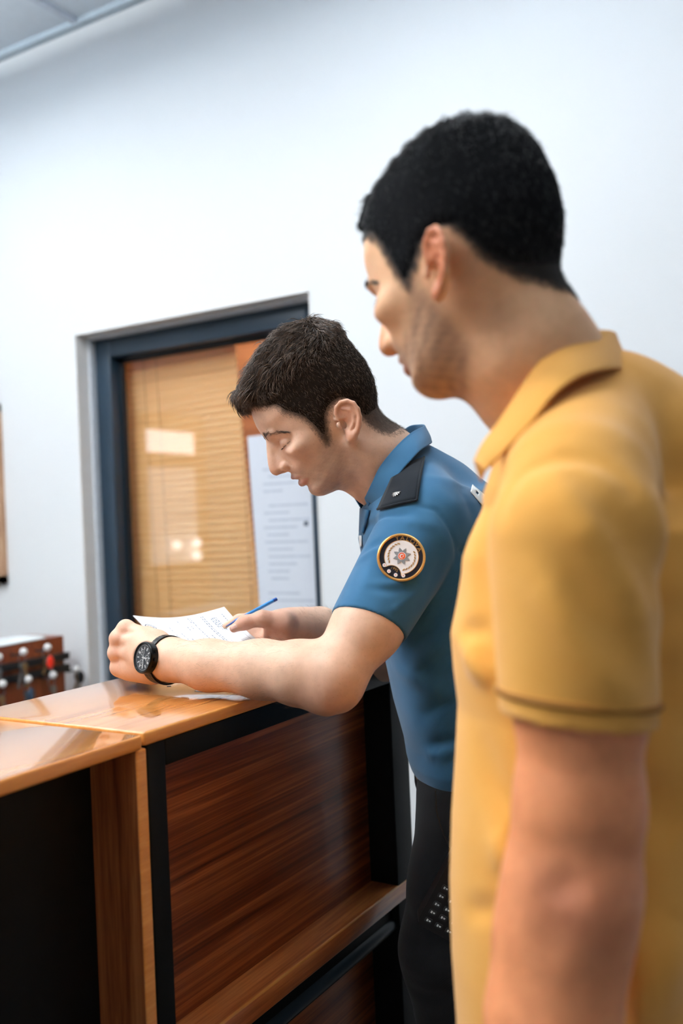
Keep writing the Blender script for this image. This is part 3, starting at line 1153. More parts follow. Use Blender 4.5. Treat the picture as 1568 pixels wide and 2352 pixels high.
def scalp(col, V, H, poly, dark, w0=-5.0, w1=4.0, k=.85):
    """very short hair that fades out at the hairline"""
    q = H.to(V)
    m = -look(poly_grid(poly, GLO, GHI, 2)[0], GLO, q[:, 0], q[:, 1])
    on = (np.abs(q[:, 2]) < 110) & (q[:, 1] > -60) & (q[:, 0] > -110) & (q[:, 0] < 150)
    ear = look(G_EAR, GLO, q[:, 0], q[:, 1]) < 3
    n = vnoise(V, 250, 8) * 1.5
    return mixc(col, dark, smoothstep(w0, w1, m + n) * k * on * np.where(ear & (np.abs(q[:, 2]) > 68), 0, 1))


def skin_tint(V, H, base, stub_col, stub, lip_col, red_col, ear_red=0.5):
    """the skin's own colours: lips, beard shadow of stubble, redder ears, nose and cheeks"""
    base = np.asarray(base[:3]); col = np.tile(base, (len(V), 1))
    q = H.to(V)
    a, b, c = q[:, 0], q[:, 1], np.abs(q[:, 2])
    on = (a > -60) & (a < 145) & (b > -110) & (b < 170) & (c < 110)
    qa = np.stack([a, b, c], 1)
    n = vnoise(V, 300, 3) * .12 + vnoise(V, 120, 5) * .15
    # beard
    bm = smoothstep(-6, 11, -look(G_BEARD, GLO, a, b)) * on
    col = mixc(col, stub_col[:3], np.clip(bm * (stub + n * stub * 1.2), 0, 1))
    nose = np.exp(-(((a - 125) / 14) ** 2 + ((b + 8) / 16) ** 2 + (c / 16) ** 2)) * on
    chk = np.exp(-(((a - 88) / 22) ** 2 + ((b + 12) / 20) ** 2 + ((c - 42) / 22) ** 2)) * on * .35
    col = mixc(col, red_col[:3], np.clip((nose * .55 + chk * .45), 0, 1))
    E_ = smoothstep(3, -1, look(G_EAR, GLO, a, b)) * smoothstep(70, 75, c) * on
    col = mixc(col, red_col[:3], E_ * ear_red)
    lid = np.exp(-(np.linalg.norm((qa - EYE - A_(6, 0, 0)) / A_(14, 12, 16), axis=1)) ** 4) * on
    col = mixc(col, red_col[:3] * np.array([.95, .8, .8]), lid * .25)
    up = np.minimum(rc(qa, *UPL[0]), rc(qa, *UPL[1]))
    lw = np.minimum(rc(qa, *LWL[0]), rc(qa, *LWL[1]))
    col = mixc(col, lip_col[:3], smoothstep(1.8, 0.3, np.minimum(up + .8, lw)) * on * .8)
    return col


def hair_shell(H, mask_poly, thick, extra=None, h=0.0022, clump=.5):
    """scalp shell: thick(a,b,c) in mm inside the hair outline"""
    G = poly_grid(mask_poly, GLO, GHI, 2)[0]
    S = Solid()

    def f(p):
        q = H.to(p)
        a, b, c = q[:, 0], q[:, 1], q[:, 2]
        base = lens(a, b, np.abs(c), G_SK, G_W, G_R)
        m = -look(G, GLO, a, b)
        t = thick(a, b, c, m)
        F = base - t + clump * (np.sin(a * .55 + c * .25 + 2 * np.sin(b * .2)) * np.sin(c * .6 + b * .3) + .5 * np.sin(a * 1.3 + b * .4) * np.sin(c * 1.1)) * smoothstep(2, 12, m)
        if extra is not None:
            F = extra(q, F)
        return F * H.k
    lo, hi = H.box(.03)
    S.add(f, lo, hi, 0.0)
    V, Q = S.mesh(h)
    q = H.to(V)
    return V, Q, q, -look(G, GLO, q[:, 0], q[:, 1])
# ------------------------------------------------------------------ officer in blue
LEFTV = -RT
def px(r, d): return r * d / FPX            # radius in pixels -> metres

OF = empty('person', P(1050, 2700, 1.5) * np.array([1, 1, 0]), 'young man in a blue polo uniform leaning on the counter over a sheet of paper', 'person')
CR1 = lambda x, y: (500 + x / 3.136, 700 + y / 3.136)
ox, oy = CR1(880, 830)
HO = Head(P(ox, oy, 1.45), *head_axes(math.radians(33), math.radians(-6), LEFTV), 1.0)

HMASK = [(105, 87), (90, 74), (77, 66), (72, 51), (62, 40), (54, 29), (49, 12), (47, -5), (45.5, -22), (39, -20), (32, -4), (27, 4), (22, 14), (13, 21), (2, 23), (-8, 22), (-16, 14), (-20, 2),
         (-22, -14), (-27, -32), (-36, -50), (-48, -60), (-66, -64), (-125, -64), (-125, 195), (165, 195), (165, 100), (125, 96)]


body = Solid()
lo, hi = HO.box(.02)
body.add(HO.sdf, lo, hi, 0.0)
nk = [P(822, 1010, 1.455), P(843, 1041, 1.458), P(892, 1071, 1.465), P(965, 1130, 1.48)]
body.chain(nk, [.046, .0555, .0545, .066], .022)
body.cone(P(812, 1018, 1.398), P(868, 1112, 1.425), .011, .010, .02)
body.cone(P(800, 1090, 1.46), P(842, 1130, 1.465), .016, .018, .02)
# trunk (under the clothes)
rows = []
for y, xl, xr, hd, dc in ((1150, 862, 1108, .135, 1.50), (1200, 842, 1135, .155, 1.50), (1300, 852, 1148, .155, 1.50), (1500, 893, 1150, .145, 1.50), (1700, 945, 1148, .14, 1.50), (1840, 960, 1150, .15, 1.50)):
    a, b = P(xl, y, dc) - CAM, P(xr, y, dc) - CAM
    rows.append((((a + b) / 2)[2] + CAMZ, ((a + b) / 2) @ _r0, (b - a) @ _r0 / 2, ((a + b) / 2) @ _f0, hd))
f, lo, hi = loft_sdf(rows, _r0, _f0)
body.add(f, lo, hi, .03)
# left arm
SH, ELB, WR_ = P(978, 1200, 1.365), P(763, 1560, 1.257), P(384, 1515, 1.400)
body.cone(SH, P(845, 1437, 1.288), .050, px(77.5, 1.288), .03)
body.cone(P(845, 1437, 1.288), P(772, 1540, 1.258), px(77.5, 1.288), px(68, 1.258), .02)
fa_ = [P(766, 1558, 1.254), P(690, 1546, 1.272), P(600, 1537, 1.305), P(480, 1528, 1.355), P(392, 1515, 1.397)]
body.chain(fa_, [px(70, 1.254), px(70, 1.272), px(62.5, 1.305), px(54, 1.355), px(46, 1.397)], .02)
body.cone(P(748, 1593, 1.25), P(772, 1590, 1.25), px(48, 1.25), px(42, 1.25), .02)
body.fold([P(735, 1495, 1.20), P(775, 1500, 1.20), P(800, 1520, 1.215)], -.0012, .008)
# left hand: metacarpals fan to four knuckles, the fingers curl away behind them
wl = P(376, 1513, 1.404)
body.chain([P(392, 1515, 1.397), P(352, 1508, 1.416), P(325, 1497, 1.428)], [px(46, 1.4), px(46, 1.42), px(40, 1.43)], .016)
kn = [(290, 1443, 1.442, 17), (272, 1467, 1.438, 17), (268, 1500, 1.438, 16.5), (273, 1534, 1.442, 16)]
for i, (x, y, d, r) in enumerate(kn):
    m0 = P(350, 1478 + 18 * i, 1.420)
    body.cone(m0, P(x, y, d), px(31, 1.42), px(r, d), .014)
    pip = P(x + 4 - (6 if i in (1, 2) else 0), y + (2, 3, 0, -4)[i], d + .034)
    dip = P(x + 30, y + (8, 6, 0, -6)[i], d + .052)
    tip = P(x + 54, y + (12, 9, 0, -8)[i], d + .040)
    body.cone(P(x, y, d), pip, px(r, d), px(14.5, 1.47), .006)
    body.cone(pip, dip, px(14.5, 1.47), px(12.5, 1.49), .004)
    body.cone(dip, tip, px(12.5, 1.49), px(11, 1.48), .004)
    body.ellipsoid(P(x - 2, y, d - .002), (px(r + 1.5, d),) * 3, None, .006)
for i in range(3):          # dips between the knuckles
    (x0, y0, d0, _), (x1, y1, d1, _) = kn[i], kn[i + 1]
    body.fold([P((x0 + x1) / 2 - 4, (y0 + y1) / 2, d0 - .012), P((x0 + x1) / 2 + 30, (y0 + y1) / 2 + 1, d0 - .024)], -.0022, .006)
for i in range(4):          # tendons
    x, y, d, r = kn[i]
    body.fold([P(x + 10, y + 1, d - .014), P(x + 35, y + 4, d - .024), P(350, 1486 + 12 * i, 1.385)], .0009, .0035)
body.chain([P(362, 1478, 1.425), P(336, 1462, 1.47), P(318, 1462, 1.505), P(312, 1472, 1.525)], [px(26, 1.42), px(19, 1.47), px(16, 1.5), px(13, 1.52)], .012)   # thumb, behind
body.cone(P(350, 1540, 1.42), P(300, 1540, 1.436), px(26, 1.42), px(22, 1.436), .016)    # heel of the hand
# right arm and hand
body.cone(P(945, 1220, 1.64), P(880, 1500, 1.66), .050, .046, .03)
body.chain([P(880, 1500, 1.66), P(800, 1462, 1.60), P(735, 1444, 1.555), P(688, 1439, 1.53)], [.044, px(53, 1.6), px(42, 1.555), px(36, 1.53)], .02)
body.chain([P(690, 1436, 1.53), P(655, 1437, 1.515), P(628, 1432, 1.51)], [px(35, 1.53), px(33, 1.515), px(24, 1.51)], .014)
body.cone(P(645, 1434, 1.497), P(730, 1443, 1.546), px(28, 1.497), px(38, 1.546), .02)
body.cone(P(652, 1462, 1.50), P(622, 1462, 1.50), px(20, 1.5), px(16, 1.5), .012)       # heel of the palm
body.chain([P(648, 1430, 1.49), P(602, 1421, 1.478), P(562, 1430, 1.475), P(537, 1443, 1.478)], [px(28, 1.49), px(17, 1.478), px(14.5, 1.475), px(10.5, 1.478)], .010)   # thumb
body.chain([P(625, 1424, 1.54), P(586, 1416, 1.545), P(548, 1424, 1.54), P(520, 1438, 1.53)], [px(21, 1.54), px(13.5, 1.545), px(12, 1.54), px(9.5, 1.53)], .007)     # index
for i, (y0, y1, y2, dd) in enumerate(((1444, 1441, 1452, .0), (1456, 1455, 1466, -.008), (1466, 1468, 1478, -.016))):
    body.chain([P(630, y0, 1.525 + dd), P(592 + 2 * i, y1, 1.54 + dd), P(560 + 5 * i, y2, 1.53 + dd), P(538 + 6 * i, y2 + 8, 1.515 + dd)],
               [px(17, 1.52), px(13, 1.53), px(11.5, 1.53), px(9, 1.52)], .006)
for k in range(3):          # creases at the base of the thumb
    body.fold([P(596 + 7 * k, 1414 + 3 * k, 1.467), P(603 + 8 * k, 1424, 1.462), P(600 + 10 * k, 1437, 1.462)], -.0008, .0022)
body.fold([P(585, 1438, 1.468), P(610, 1452, 1.475), P(640, 1455, 1.478), P(665, 1445, 1.485)], -.0016, .004)
# the case of the watch presses a flat into the skin
wn = -RT * .70 + UP * .18 - FW * .68
wn /= np.linalg.norm(wn)
wctr = P(380, 1515, 1.4035)                                # middle of the wrist
wc = wctr + wn * .0405                                     # middle of the dial


def press(p):
    h = (p - (wc - wn * .0115)) @ wn
    r = np.linalg.norm((p - wc) - ((p - wc) @ wn)[:, None] * wn, axis=1)
    return smax(r - .0245, -h, .003)


body.sub(press, wc - .035, wc + .035, .003)
body.cut(lambda p: np.where((p[:, 1] > YF - .004) & (p[:, 2] > ZT - .05), (ZT + .0008) - p[:, 2], -.05))
V, Q = body.mesh(.0018)
V = relax(V, Q, 1, .4)
SK1 = (0.69, 0.455, 0.325)
col = skin_tint(V, HO, SK1, np.array((0.31, 0.22, 0.17)), .45, np.array((0.50, 0.24, 0.195)), np.array((0.62, 0.28, 0.185)), .45)
qh = HO.to(V)
far = (V - CAM) @ FW
# warmer knuckles, elbow and finger pads
for c_, r_, s_ in [(P(x, y, d - .01), .012, .30) for x, y, d, _ in kn] + [(P(757, 1612, 1.23), .035, .45), (P(655, 1560, 1.23), .02, .0), (P(560, 1430, 1.465), .035, .45), (P(630, 1450, 1.49), .05, .5)]:
    col = mixc(col, np.array((0.60, 0.27, 0.19)), s_ * np.exp(-(np.linalg.norm(V - c_, axis=1) / r_) ** 2))
col = mixc(col, np.array((0.75, 0.56, 0.47)), .8 * np.exp(-(np.linalg.norm((V - P(533, 1439, 1.466)) / .0075, axis=1)) ** 4))
col = scalp(col, V, HO, HMASK, np.array((0.03, 0.021, 0.016)))
m_skin1 = skin_material('fair_skin')
ob = from_np('body', V, Q, m_skin1, OF)
vcolor(ob, col)
BODY1 = body
# hairs on the far forearm and on the near one
rs = np.random.RandomState(5)
Nn = tri_normals(V, Q)
VB, NB = V, Nn
dz = (V - CAM) @ FW
pxx = 784 + FPX * ((V - CAM) @ RT) / dz; pyy = 1176 - FPX * ((V - CAM) @ UP) / dz
armm = ((pxx > 690) & (pxx < 770) & (pyy < 1485) & (pyy > 1380) & (dz > 1.48)) | ((pxx > 410) & (pxx < 690) & (pyy > 1450) & (dz < 1.42))
ids = np.flatnonzero(armm)
ids = rs.choice(ids, min(900, len(ids)), replace=False)
d0 = np.tile(-RT * .8 - UP * .25, (len(ids), 1)) + rs.normal(size=(len(ids), 3)) * .3
d0 -= Nn[ids] * (d0 * Nn[ids]).sum(1, keepdims=True)
d0 /= np.linalg.norm(d0, axis=1, keepdims=True)
d0 = d0 + Nn[ids] * .35
m_hair1 = hair_material('dark_brown_hair', (0.014, 0.009, 0.006, 1), (0.23, 0.145, 0.095, 1))
hv, hq = strands('arm_hair', V[ids], d0, Nn[ids], rs.uniform(.006, .012, len(ids)), np.full(len(ids), .00007), .1, None, None, 3)
oh = from_np('arm_hair', hv, hq, m_hair1, OF)
vcolor(oh, np.repeat(rs.uniform(.4, 1, len(ids)), 15)[:, None] * np.ones(3))

# ---- hair
def thick1(a, b, c, m):
    t = 2.2 + 7.0 * smoothstep(60, 125, b + .22 * a - .12 * np.abs(c)) + 1.5 * smoothstep(95, 135, b) * smoothstep(20, -30, a) * smoothstep(-75, -45, a)
    t = t + 1.1 * np.sin(a * .33 + 3 * np.sin(b * .11) + c * .12) * smoothstep(80, 120, b) + .8 * np.sin(c * .45 + a * .12)* smoothstep(80, 120, b)
    return -1.2 + (t + 1.2) * smoothstep(-1, 13, m)


def quiff(q, F):
    a = q.copy()
    for c in (-34, -17, 0, 17, 33):
        w = 1 - .10 * abs(c) / 34
        j = 2.5 * math.sin(c * .7)
        F = smin(F, rc(q, A_(84, 119 - .1 * abs(c), c), A_((108 + j) * w, 111 - .16 * abs(c), c + 3), 10, 8.5), 8)
        F = smin(F, rc(q, A_((108 + j) * w, 111 - .16 * abs(c), c + 3), A_((114 + j) * w, 100 - .12 * abs(c), c + 2), 8.5, 6.5), 6)
    return F


V, Q, q, m = hair_shell(HO, HMASK, thick1, quiff)
N = tri_normals(V, Q)
keep = (m > -3) | ((q[:, 0] > 98) & (q[:, 1] > 90))
fk = keep[Q].all(1)
# outer side of the shell only
tint = np.clip(.12 + .1 * vnoise(V, 200, 2), .03, .4)


def flow1(q, rs):
    a, b, c = q[:, 0], q[:, 1], q[:, 2]
    wt = (smoothstep(70, 128, b + .1 * a) * smoothstep(-50, -22, a))[:, None]
    sd = np.stack([-.15 - .5 * smoothstep(-20, -50, a) * smoothstep(100, 130, b), -np.ones(len(q)), .12 * np.sign(c)], 1)
    tp = np.stack([.95 * np.ones(len(q)), -.25 + 0 * a, .25 * np.sign(c)], 1)
    ft = np.stack([.35 * np.ones(len(q)), -1 * np.ones(len(q)), 0 * c], 1)
    v = sd * (1 - wt) + tp * wt
    wf = smoothstep(98, 118, a)[:, None]
    v = v * (1 - wf) + ft * wf
    cl = np.stack([np.sin(a * .21 + c * .13) * .25, np.sin(b * .17 + c * .2) * .15, np.sin(a * .15 + b * .22 + c * .25) * .35], 1)
    return v + cl + rs.normal(size=q.shape) * .17


def grow(H, V, N, q, m, n, flow, seed, lens_, rads, curl, sink=.0015, sel=None, droop=None):
    rs = np.random.RandomState(seed)
    ok = np.flatnonzero((m > 1.0) & (sel if sel is not None else True))
    ids = rs.choice(ok, n, replace=True)
    r = V[ids] + rs.normal(size=(n, 3)) * .0012
    d = flow(q[ids], rs) @ H.B
    nn = N[ids]
    d = d - nn * (d * nn).sum(1, keepdims=True)
    d /= np.linalg.norm(d, axis=1, keepdims=True) + 1e-9
    L = lens_(q[ids], m[ids], rs)
    d = d + nn * rs.uniform(.0, .13, n)[:, None]
    v_, q_ = strands('', r - nn * sink, d, nn, L, rads(q[ids], rs), curl, None, None, seed, 4, droop)
    tt = np.repeat(np.clip(rs.beta(1.3, 2.4, n), 0, 1), 15)
    return v_, q_, tt


def len1(q, m, rs):
    w = smoothstep(75, 128, q[:, 1] + .22 * q[:, 0] - .12 * np.abs(q[:, 2]))
    return (.0065 + .0165 * w) * rs.uniform(.6, 1.15, len(q)) * np.clip(.45 + m / 18, .4, 1)


def rad1(q, rs):
    w = smoothstep(75, 128, q[:, 1])
    return (.00017 + .00014 * w) * rs.uniform(.6, 1.3, len(q))


HD = [(V, Q[fk], tint)]
HD.append(grow(HO, V, N, q, m, 15000, flow1, 11, len1, rad1, .12))
HD.append(grow(HO, V, N, q, m, 7000, flow1, 12, len1, lambda q, rs: rad1(q, rs) * 1.7, .10, .002, q[:, 1] > 85))
edge = (m < 9)
HD.append(grow(HO, V, N, q, m, 3500, flow1, 13, lambda q, m, rs: rs.uniform(.003, .0075, len(q)), lambda q, rs: np.full(len(q), .00011), .05, .0015, edge))
# loose hairs at the crown
# stubble of hair running out over the nape and before the ear
bq = HO.to(VB); bm_ = -look(poly_grid(HMASK, GLO, GHI, 2)[0], GLO, bq[:, 0], bq[:, 1])
bs = (bm_ > -4) & (bm_ < np.where((bq[:, 0] < -12) & (bq[:, 1] < 15), 75, 7)) & (look(G_EAR, GLO, bq[:, 0], bq[:, 1]) > 3) & (np.abs(bq[:, 2]) < 100) & (bq[:, 1] > -75) & (bq[:, 0] > -100) & (bq[:, 0] < 118)
HD.append(grow(HO, VB, NB, bq, bm_ + 6, 19000, flow1, 17, lambda q, m, rs: rs.uniform(.002, .0045, len(q)) + .003 * smoothstep(8, 25, m), lambda q, rs: np.full(len(q), .00009), .05, .0006, bs))
crown = (q[:, 0] > 10) & (q[:, 0] < 80) & (q[:, 1] > 130)
if crown.sum() > 10:
    fly = lambda q, rs: np.stack([.9 + 0 * q[:, 0], .6 + 0 * q[:, 0], 0 * q[:, 0]], 1) + rs.normal(size=q.shape) * .5
    rs_ = np.random.RandomState(9)
    ids = rs_.choice(np.flatnonzero(crown), 70)
    d = fly(q[ids], rs_) @ HO.B
    d /= np.linalg.norm(d, axis=1, keepdims=True)
    v_, q_ = strands('', V[ids], d, N[ids], rs_.uniform(.008, .022, 70), np.full(70, .00009), .1, None, None, 4)
    HD.append((v_, q_, np.repeat(rs_.uniform(.5, 1, 70), 15)))


m_under1 = plain('dark_undercoat', (0.016, 0.011, 0.008, 1), .95, .05, var=.3, nscale=300)
put_hair('hair', HD, [m_under1, m_hair1], OF)


# eyebrows and lashes, one object for each
def brow(H, solid, seed, mat, parent, n=330):
    rs = np.random.RandomState(seed)
    for sgn in (1, -1):
        R_, D_, N_, L_ = [], [], [], []
        arc = np.array([(112.5, 36.5, 9), (109, 39.5, 20), (101, 39, 34), (91, 32, 46), (82, 25, 53)], float)
        for _ in range(n):
            t = 3.999 * rs.uniform(0, 1) ** 1.5; i = int(t); u = t - i
            p = arc[i] * (1 - u) + arc[i + 1] * u
            p = p + A_(0, rs.normal() * (2.5 - .5 * t), 0)
            d = arc[i + 1] - arc[i]; d /= np.linalg.norm(d)
            d = d + A_(0, .28 - .10 * t, 0) + rs.normal(size=3) * .06
            p[2] *= sgn; d[2] *= sgn
            c0 = A_(40, 30, 15 * sgn)
            o_, dr = H.w(p + (p - c0) * .5), (H.w(c0) - H.w(p)); dr /= np.linalg.norm(dr)
            hpt = solid.hit(o_, dr, 0, .06, 120)
            if hpt is None: continue
            nn = -dr
            dd = d @ H.B; dd -= nn * (dd @ nn) * .6; dd /= np.linalg.norm(dd)
            R_.append(hpt - nn * .0004); D_.append(dd + nn * .03); N_.append(nn); L_.append(rs.uniform(.005, .0085))
        n_ = len(R_)
        v_, q_ = strands('', np.array(R_), np.array(D_), np.array(N_), np.array(L_), np.full(n_, .00019), .15, None, None, seed)
        o = from_np('eyebrow', v_, q_, mat, parent)
        vcolor(o, np.repeat(rs.uniform(.1, .5, n_), 15)[:, None] * np.ones(3))
        R_, D_, N_ = [], [], []
        arc = np.array(LASH, float)
        for _ in range(80):
            t = rs.uniform(0, len(arc) - 1.001); i = int(t); u = t - i
            p = arc[i] * (1 - u) + arc[i + 1] * u + rs.normal(size=3) * .2
            d = A_(.75, -.45, (.05 + .35 * t)) + rs.normal(size=3) * .15
            p[2] *= sgn; d[2] *= sgn
            R_.append(H.w(p)); D_.append(d / np.linalg.norm(d) @ H.B); N_.append(A_(.3, 1, 0) @ H.B)
        v_, q_ = strands('', np.array(R_), np.array(D_), np.array(N_), rs.uniform(.0025, .0048, len(R_)), np.full(len(R_), .00015), -.25, None, None, seed)
        o = from_np('eyelashes', v_, q_, mat, parent)
        vcolor(o, np.full((len(v_), 3), .05))


brow(HO, body, 21, m_hair1, OF)

# ---- shirt
m_shirt1 = cloth_material('petrol_blue_pique', srgb(46, 94, 128), srgb(53, 103, 138), 1900, .8, .22, .2)
shirt = Solid()
rows = []
for y, xl, xr, hd, dc in ((1130, 858, 1115, .135, 1.505), (1160, 830, 1130, .155, 1.505), (1230, 822, 1158, .172, 1.505), (1300, 836, 1166, .175, 1.505), (1400, 852, 1170, .17, 1.505),
                          (1500, 882, 1170, .165, 1.505), (1600, 903, 1166, .162, 1.505), (1690, 928, 1164, .160, 1.505), (1730, 934, 1166, .163, 1.505), (1762, 944, 1166, .158, 1.505)):
    a, b = P(xl, y, dc) - CAM, P(xr, y, dc) - CAM
    rows.append((((a + b) / 2)[2] + CAMZ, ((a + b) / 2) @ _r0, (b - a) @ _r0 / 2, ((a + b) / 2) @ _f0, hd))
f, lo, hi = loft_sdf(rows, _r0, _f0, 2.4, .008)
shirt.add(f, lo, hi, .02)
shirt.cone(P(928, 1098, 1.465), P(982, 1178, 1.372), .056, .058, .03)
shirt.cone(P(928, 1098, 1.49), P(970, 1175, 1.61), .056, .058, .03)
shirt.cone(P(1003, 1160, 1.50), P(1015, 1260, 1.51), .077, .10, .04)
# sleeves
s0, s1 = P(975, 1208, 1.368), P(845, 1437, 1.288)
ax = (s1 - s0) / np.linalg.norm(s1 - s0)
shirt.cone(s0, s1 + ax * .03, px(104, 1.368), px(86.5, 1.285), .007)
r0_, r1_ = P(955, 1205, 1.63), P(892, 1440, 1.655)
axr = (r1_ - r0_) / np.linalg.norm(r1_ - r0_)
shirt.cone(r0_, r1_, .064, .057, .012)
h0, h1 = P(765, 1405, 1.288), P(925, 1466, 1.282)
hn = np.cross(h1 - h0, np.cross(ax, h1 - h0)); hn /= np.linalg.norm(hn)
if hn @ ax < 0: hn = -hn
hm = (h0 + h1) / 2
shirt.cut(lambda p: np.minimum((p - hm) @ hn, .070 - np.linalg.norm((p - s1) - ((p - s1) @ ax)[:, None] * ax, axis=1)))
shirt.cone(s1 - ax * .03, s1 + ax * .08, px(80.5, 1.288), px(79.5, 1.28), .001, True)
shirt.cone(P(843, 1041, 1.458), P(892, 1071, 1.465), .0565, .0555, .004, True)
shirt.cone(P(800, 1020, 1.458), P(843, 1041, 1.458), .06, .0565, .004, True)
# creases of the cloth
shirt.foldpx([(833, 1215), (868, 1192), (912, 1182), (950, 1182)], -0.0035, .006, 1.15, 1.7)
shirt.foldpx([(836, 1200), (875, 1180), (930, 1170)], 0.0030, .007, 1.15, 1.7)
shirt.foldpx([(826, 1268), (850, 1255), (880, 1243)], -0.0040, .007, 1.15, 1.7)
shirt.foldpx([(822, 1290), (845, 1275), (870, 1262)], 0.0030, .006, 1.15, 1.7)
shirt.foldpx([(850, 1352), (890, 1355), (935, 1352), (965, 1340)], -0.0028, .007, 1.15, 1.7)
shirt.foldpx([(850, 1342), (900, 1344), (945, 1338)], 0.0020, .006, 1.15, 1.7)
shirt.foldpx([(960, 1164), (1000, 1172), (1030, 1210), (1046, 1260), (1050, 1300)], -0.0028, .0035, 1.15, 1.7)
shirt.foldpx([(1048, 1262), (1062, 1268), (1080, 1266)], -0.0030, .005, 1.15, 1.7)
shirt.foldpx([(905, 1530), (960, 1560), (1040, 1600)], 0.0030, .012, 1.15, 1.7)
shirt.foldpx([(900, 1640), (960, 1650), (1050, 1600)], -0.0030, .012, 1.15, 1.7)
shirt.foldpx([(930, 1735), (985, 1715), (1050, 1700)], -0.0040, .010, 1.15, 1.7)
shirt.foldpx([(930, 1750), (985, 1735), (1050, 1720)], 0.0040, .010, 1.15, 1.7)
shirt.foldpx([(1005, 1600), (1013, 1680), (1000, 1755)], -0.0015, .0025, 1.15, 1.7)
for pts, amp, w in (([(868, 1420), (905, 1400), (950, 1370)], .0018, .006), ([(1000, 1230), (1010, 1290), (985, 1350), (950, 1400)], -.0022, .012), ([(800, 1395), (860, 1410), (920, 1440)], -.0010, .003),
                    ([(880, 1225), (845, 1320), (815, 1390)], .0016, .010), ([(985, 1120), (1030, 1150), (1075, 1200)], .0018, .012), ([(1040, 1080), (1060, 1130), (1085, 1190)], -.0015, .010),
                    ([(950, 1180), (1000, 1210), (1030, 1250)], .0022, .009), ([(900, 1205), (950, 1200), (985, 1210)], .0020, .007), ([(930, 1500), (985, 1450), (1030, 1380)], -.0035, .010), ([(945, 1540), (1000, 1490), (1045, 1430)], .003, .010)):
    shirt.foldpx(pts, amp, w, 1.15, 1.7)
V, Q = shirt.mesh(.0024)
V = relax(V, Q, 1, .5)
osh = from_np('shirt', V, Q, m_shirt1, OF)


# collar: a standing band that turns over outwards
def strip(curves, name, mat, parent, thick=.0016, sub=6):
    C = [np.array(c) for c in curves]
    n = len(C[0])

    def cr(pts, m):                      # Catmull-Rom through the points
        pts = np.vstack([2 * pts[0] - pts[1], pts, 2 * pts[-1] - pts[-2]])
        out = []
        for i in range(1, len(pts) - 2):
            for t in np.linspace(0, 1, m, endpoint=False):
                p0, p1, p2, p3 = pts[i - 1:i + 3]
                out.append(.5 * (2 * p1 + (p2 - p0) * t + (2 * p0 - 5 * p1 + 4 * p2 - p3) * t * t + (3 * p1 - p0 - 3 * p2 + p3) * t ** 3))
        out.append(pts[-2])
        return np.array(out)
    L = np.array([cr(c, sub) for c in C])            # rows along, then across
    G = np.array([cr(L[:, j], 5) for j in range(L.shape[1])])
    ni, nj = G.shape[:2]
    v = G.reshape(-1, 3)
    f = [(i * nj + j, i * nj + j + 1, (i + 1) * nj + j + 1, (i + 1) * nj + j) for i in range(ni - 1) for j in range(nj - 1)]
    o = from_data(name, v, f, mat, parent, True)
    md = o.modifiers.new('thickness', 'SOLIDIFY')
    md.thickness = thick; md.offset = 0
    return o


TOPR = [(838, 1146, 1.428), (846, 1130, 1.412), (858, 1106, 1.398), (876, 1071, 1.392), (911, 1028, 1.398), (946, 996, 1.418), (974, 981, 1.458), (962, 978, 1.500), (934, 986, 1.522), (895, 1030, 1.532), (855, 1075, 1.528), (815, 1112, 1.505), (803, 1122, 1.485)]
OUTR = [(872, 1173, 1.400), (886, 1140, 1.378), (902, 1112, 1.368), (919, 1086, 1.366), (941, 1060, 1.372), (966, 1034, 1.388), (990, 1018, 1.440), (985, 1014, 1.510), (965, 1030, 1.560), (925, 1070, 1.575), (885, 1115, 1.57), (850, 1150, 1.545), (829, 1168, 1.51)]
BASR = [(846, 1166, 1.425), (858, 1140, 1.412), (874, 1118, 1.405), (892, 1088, 1.402), (920, 1056, 1.405), (950, 1026, 1.425), (975, 1012, 1.458), (965, 1008, 1.50), (940, 1018, 1.52), (905, 1055, 1.53), (870, 1098, 1.525), (838, 1138, 1.505), (824, 1148, 1.485)]
T_, O_, B_ = ([P(*q) for q in c] for c in (TOPR, OUTR, BASR))
mid = [(np.array(t) * .45 + np.array(o) * .55) + .004 * (np.array(o) - np.array(b)) / (np.linalg.norm(np.array(o) - np.array(b)) + 1e-9) for t, o, b in zip(T_, O_, B_)]
t2 = [np.array(t) + .0035 * (np.array(o) - np.array(b)) / (np.linalg.norm(np.array(o) - np.array(b)) + 1e-9) - UP * .001 for t, o, b in zip(T_, O_, B_)]
strip([B_, T_, t2, mid, O_], 'collar', m_shirt1, OF)


# badges that lie on the shirt: follow the cloth where it is
def on_shirt(S, x, y, d0, d1, off):
    dr = P(x, y, 1.0) - CAM
    h = S.hit(CAM, dr, d0, d1)
    return None if h is None else h + S.normal(h, .004) * off


def patch(S, corners, name, mat, parent, nu, nv, d0, d1, off=.002, thick=.0015, skip=None):
    c = [np.array(q, float) for q in corners]
    pts = []
    for i in range(nv + 1):
        for j in range(nu + 1):
            u, v = j / nu, i / nv
            q = (c[0] * (1 - u) + c[1] * u) * (1 - v) + (c[3] * (1 - u) + c[2] * u) * v
            pts.append(on_shirt(S, q[0], q[1], d0, d1, off))
    if any(p is None for p in pts):
        good = [p for p in pts if p is not None]
        pts = [p if p is not None else good[0] for p in pts]
    f = [(i * (nu + 1) + j, i * (nu + 1) + j + 1, (i + 1) * (nu + 1) + j + 1, (i + 1) * (nu + 1) + j) for i in range(nv) for j in range(nu) if not (skip and skip(j, i))]
    o = from_data(name, pts, f, mat, parent, True)
    md = o.modifiers.new('thickness', 'SOLIDIFY')
    md.thickness = thick; md.offset = 0
    return o


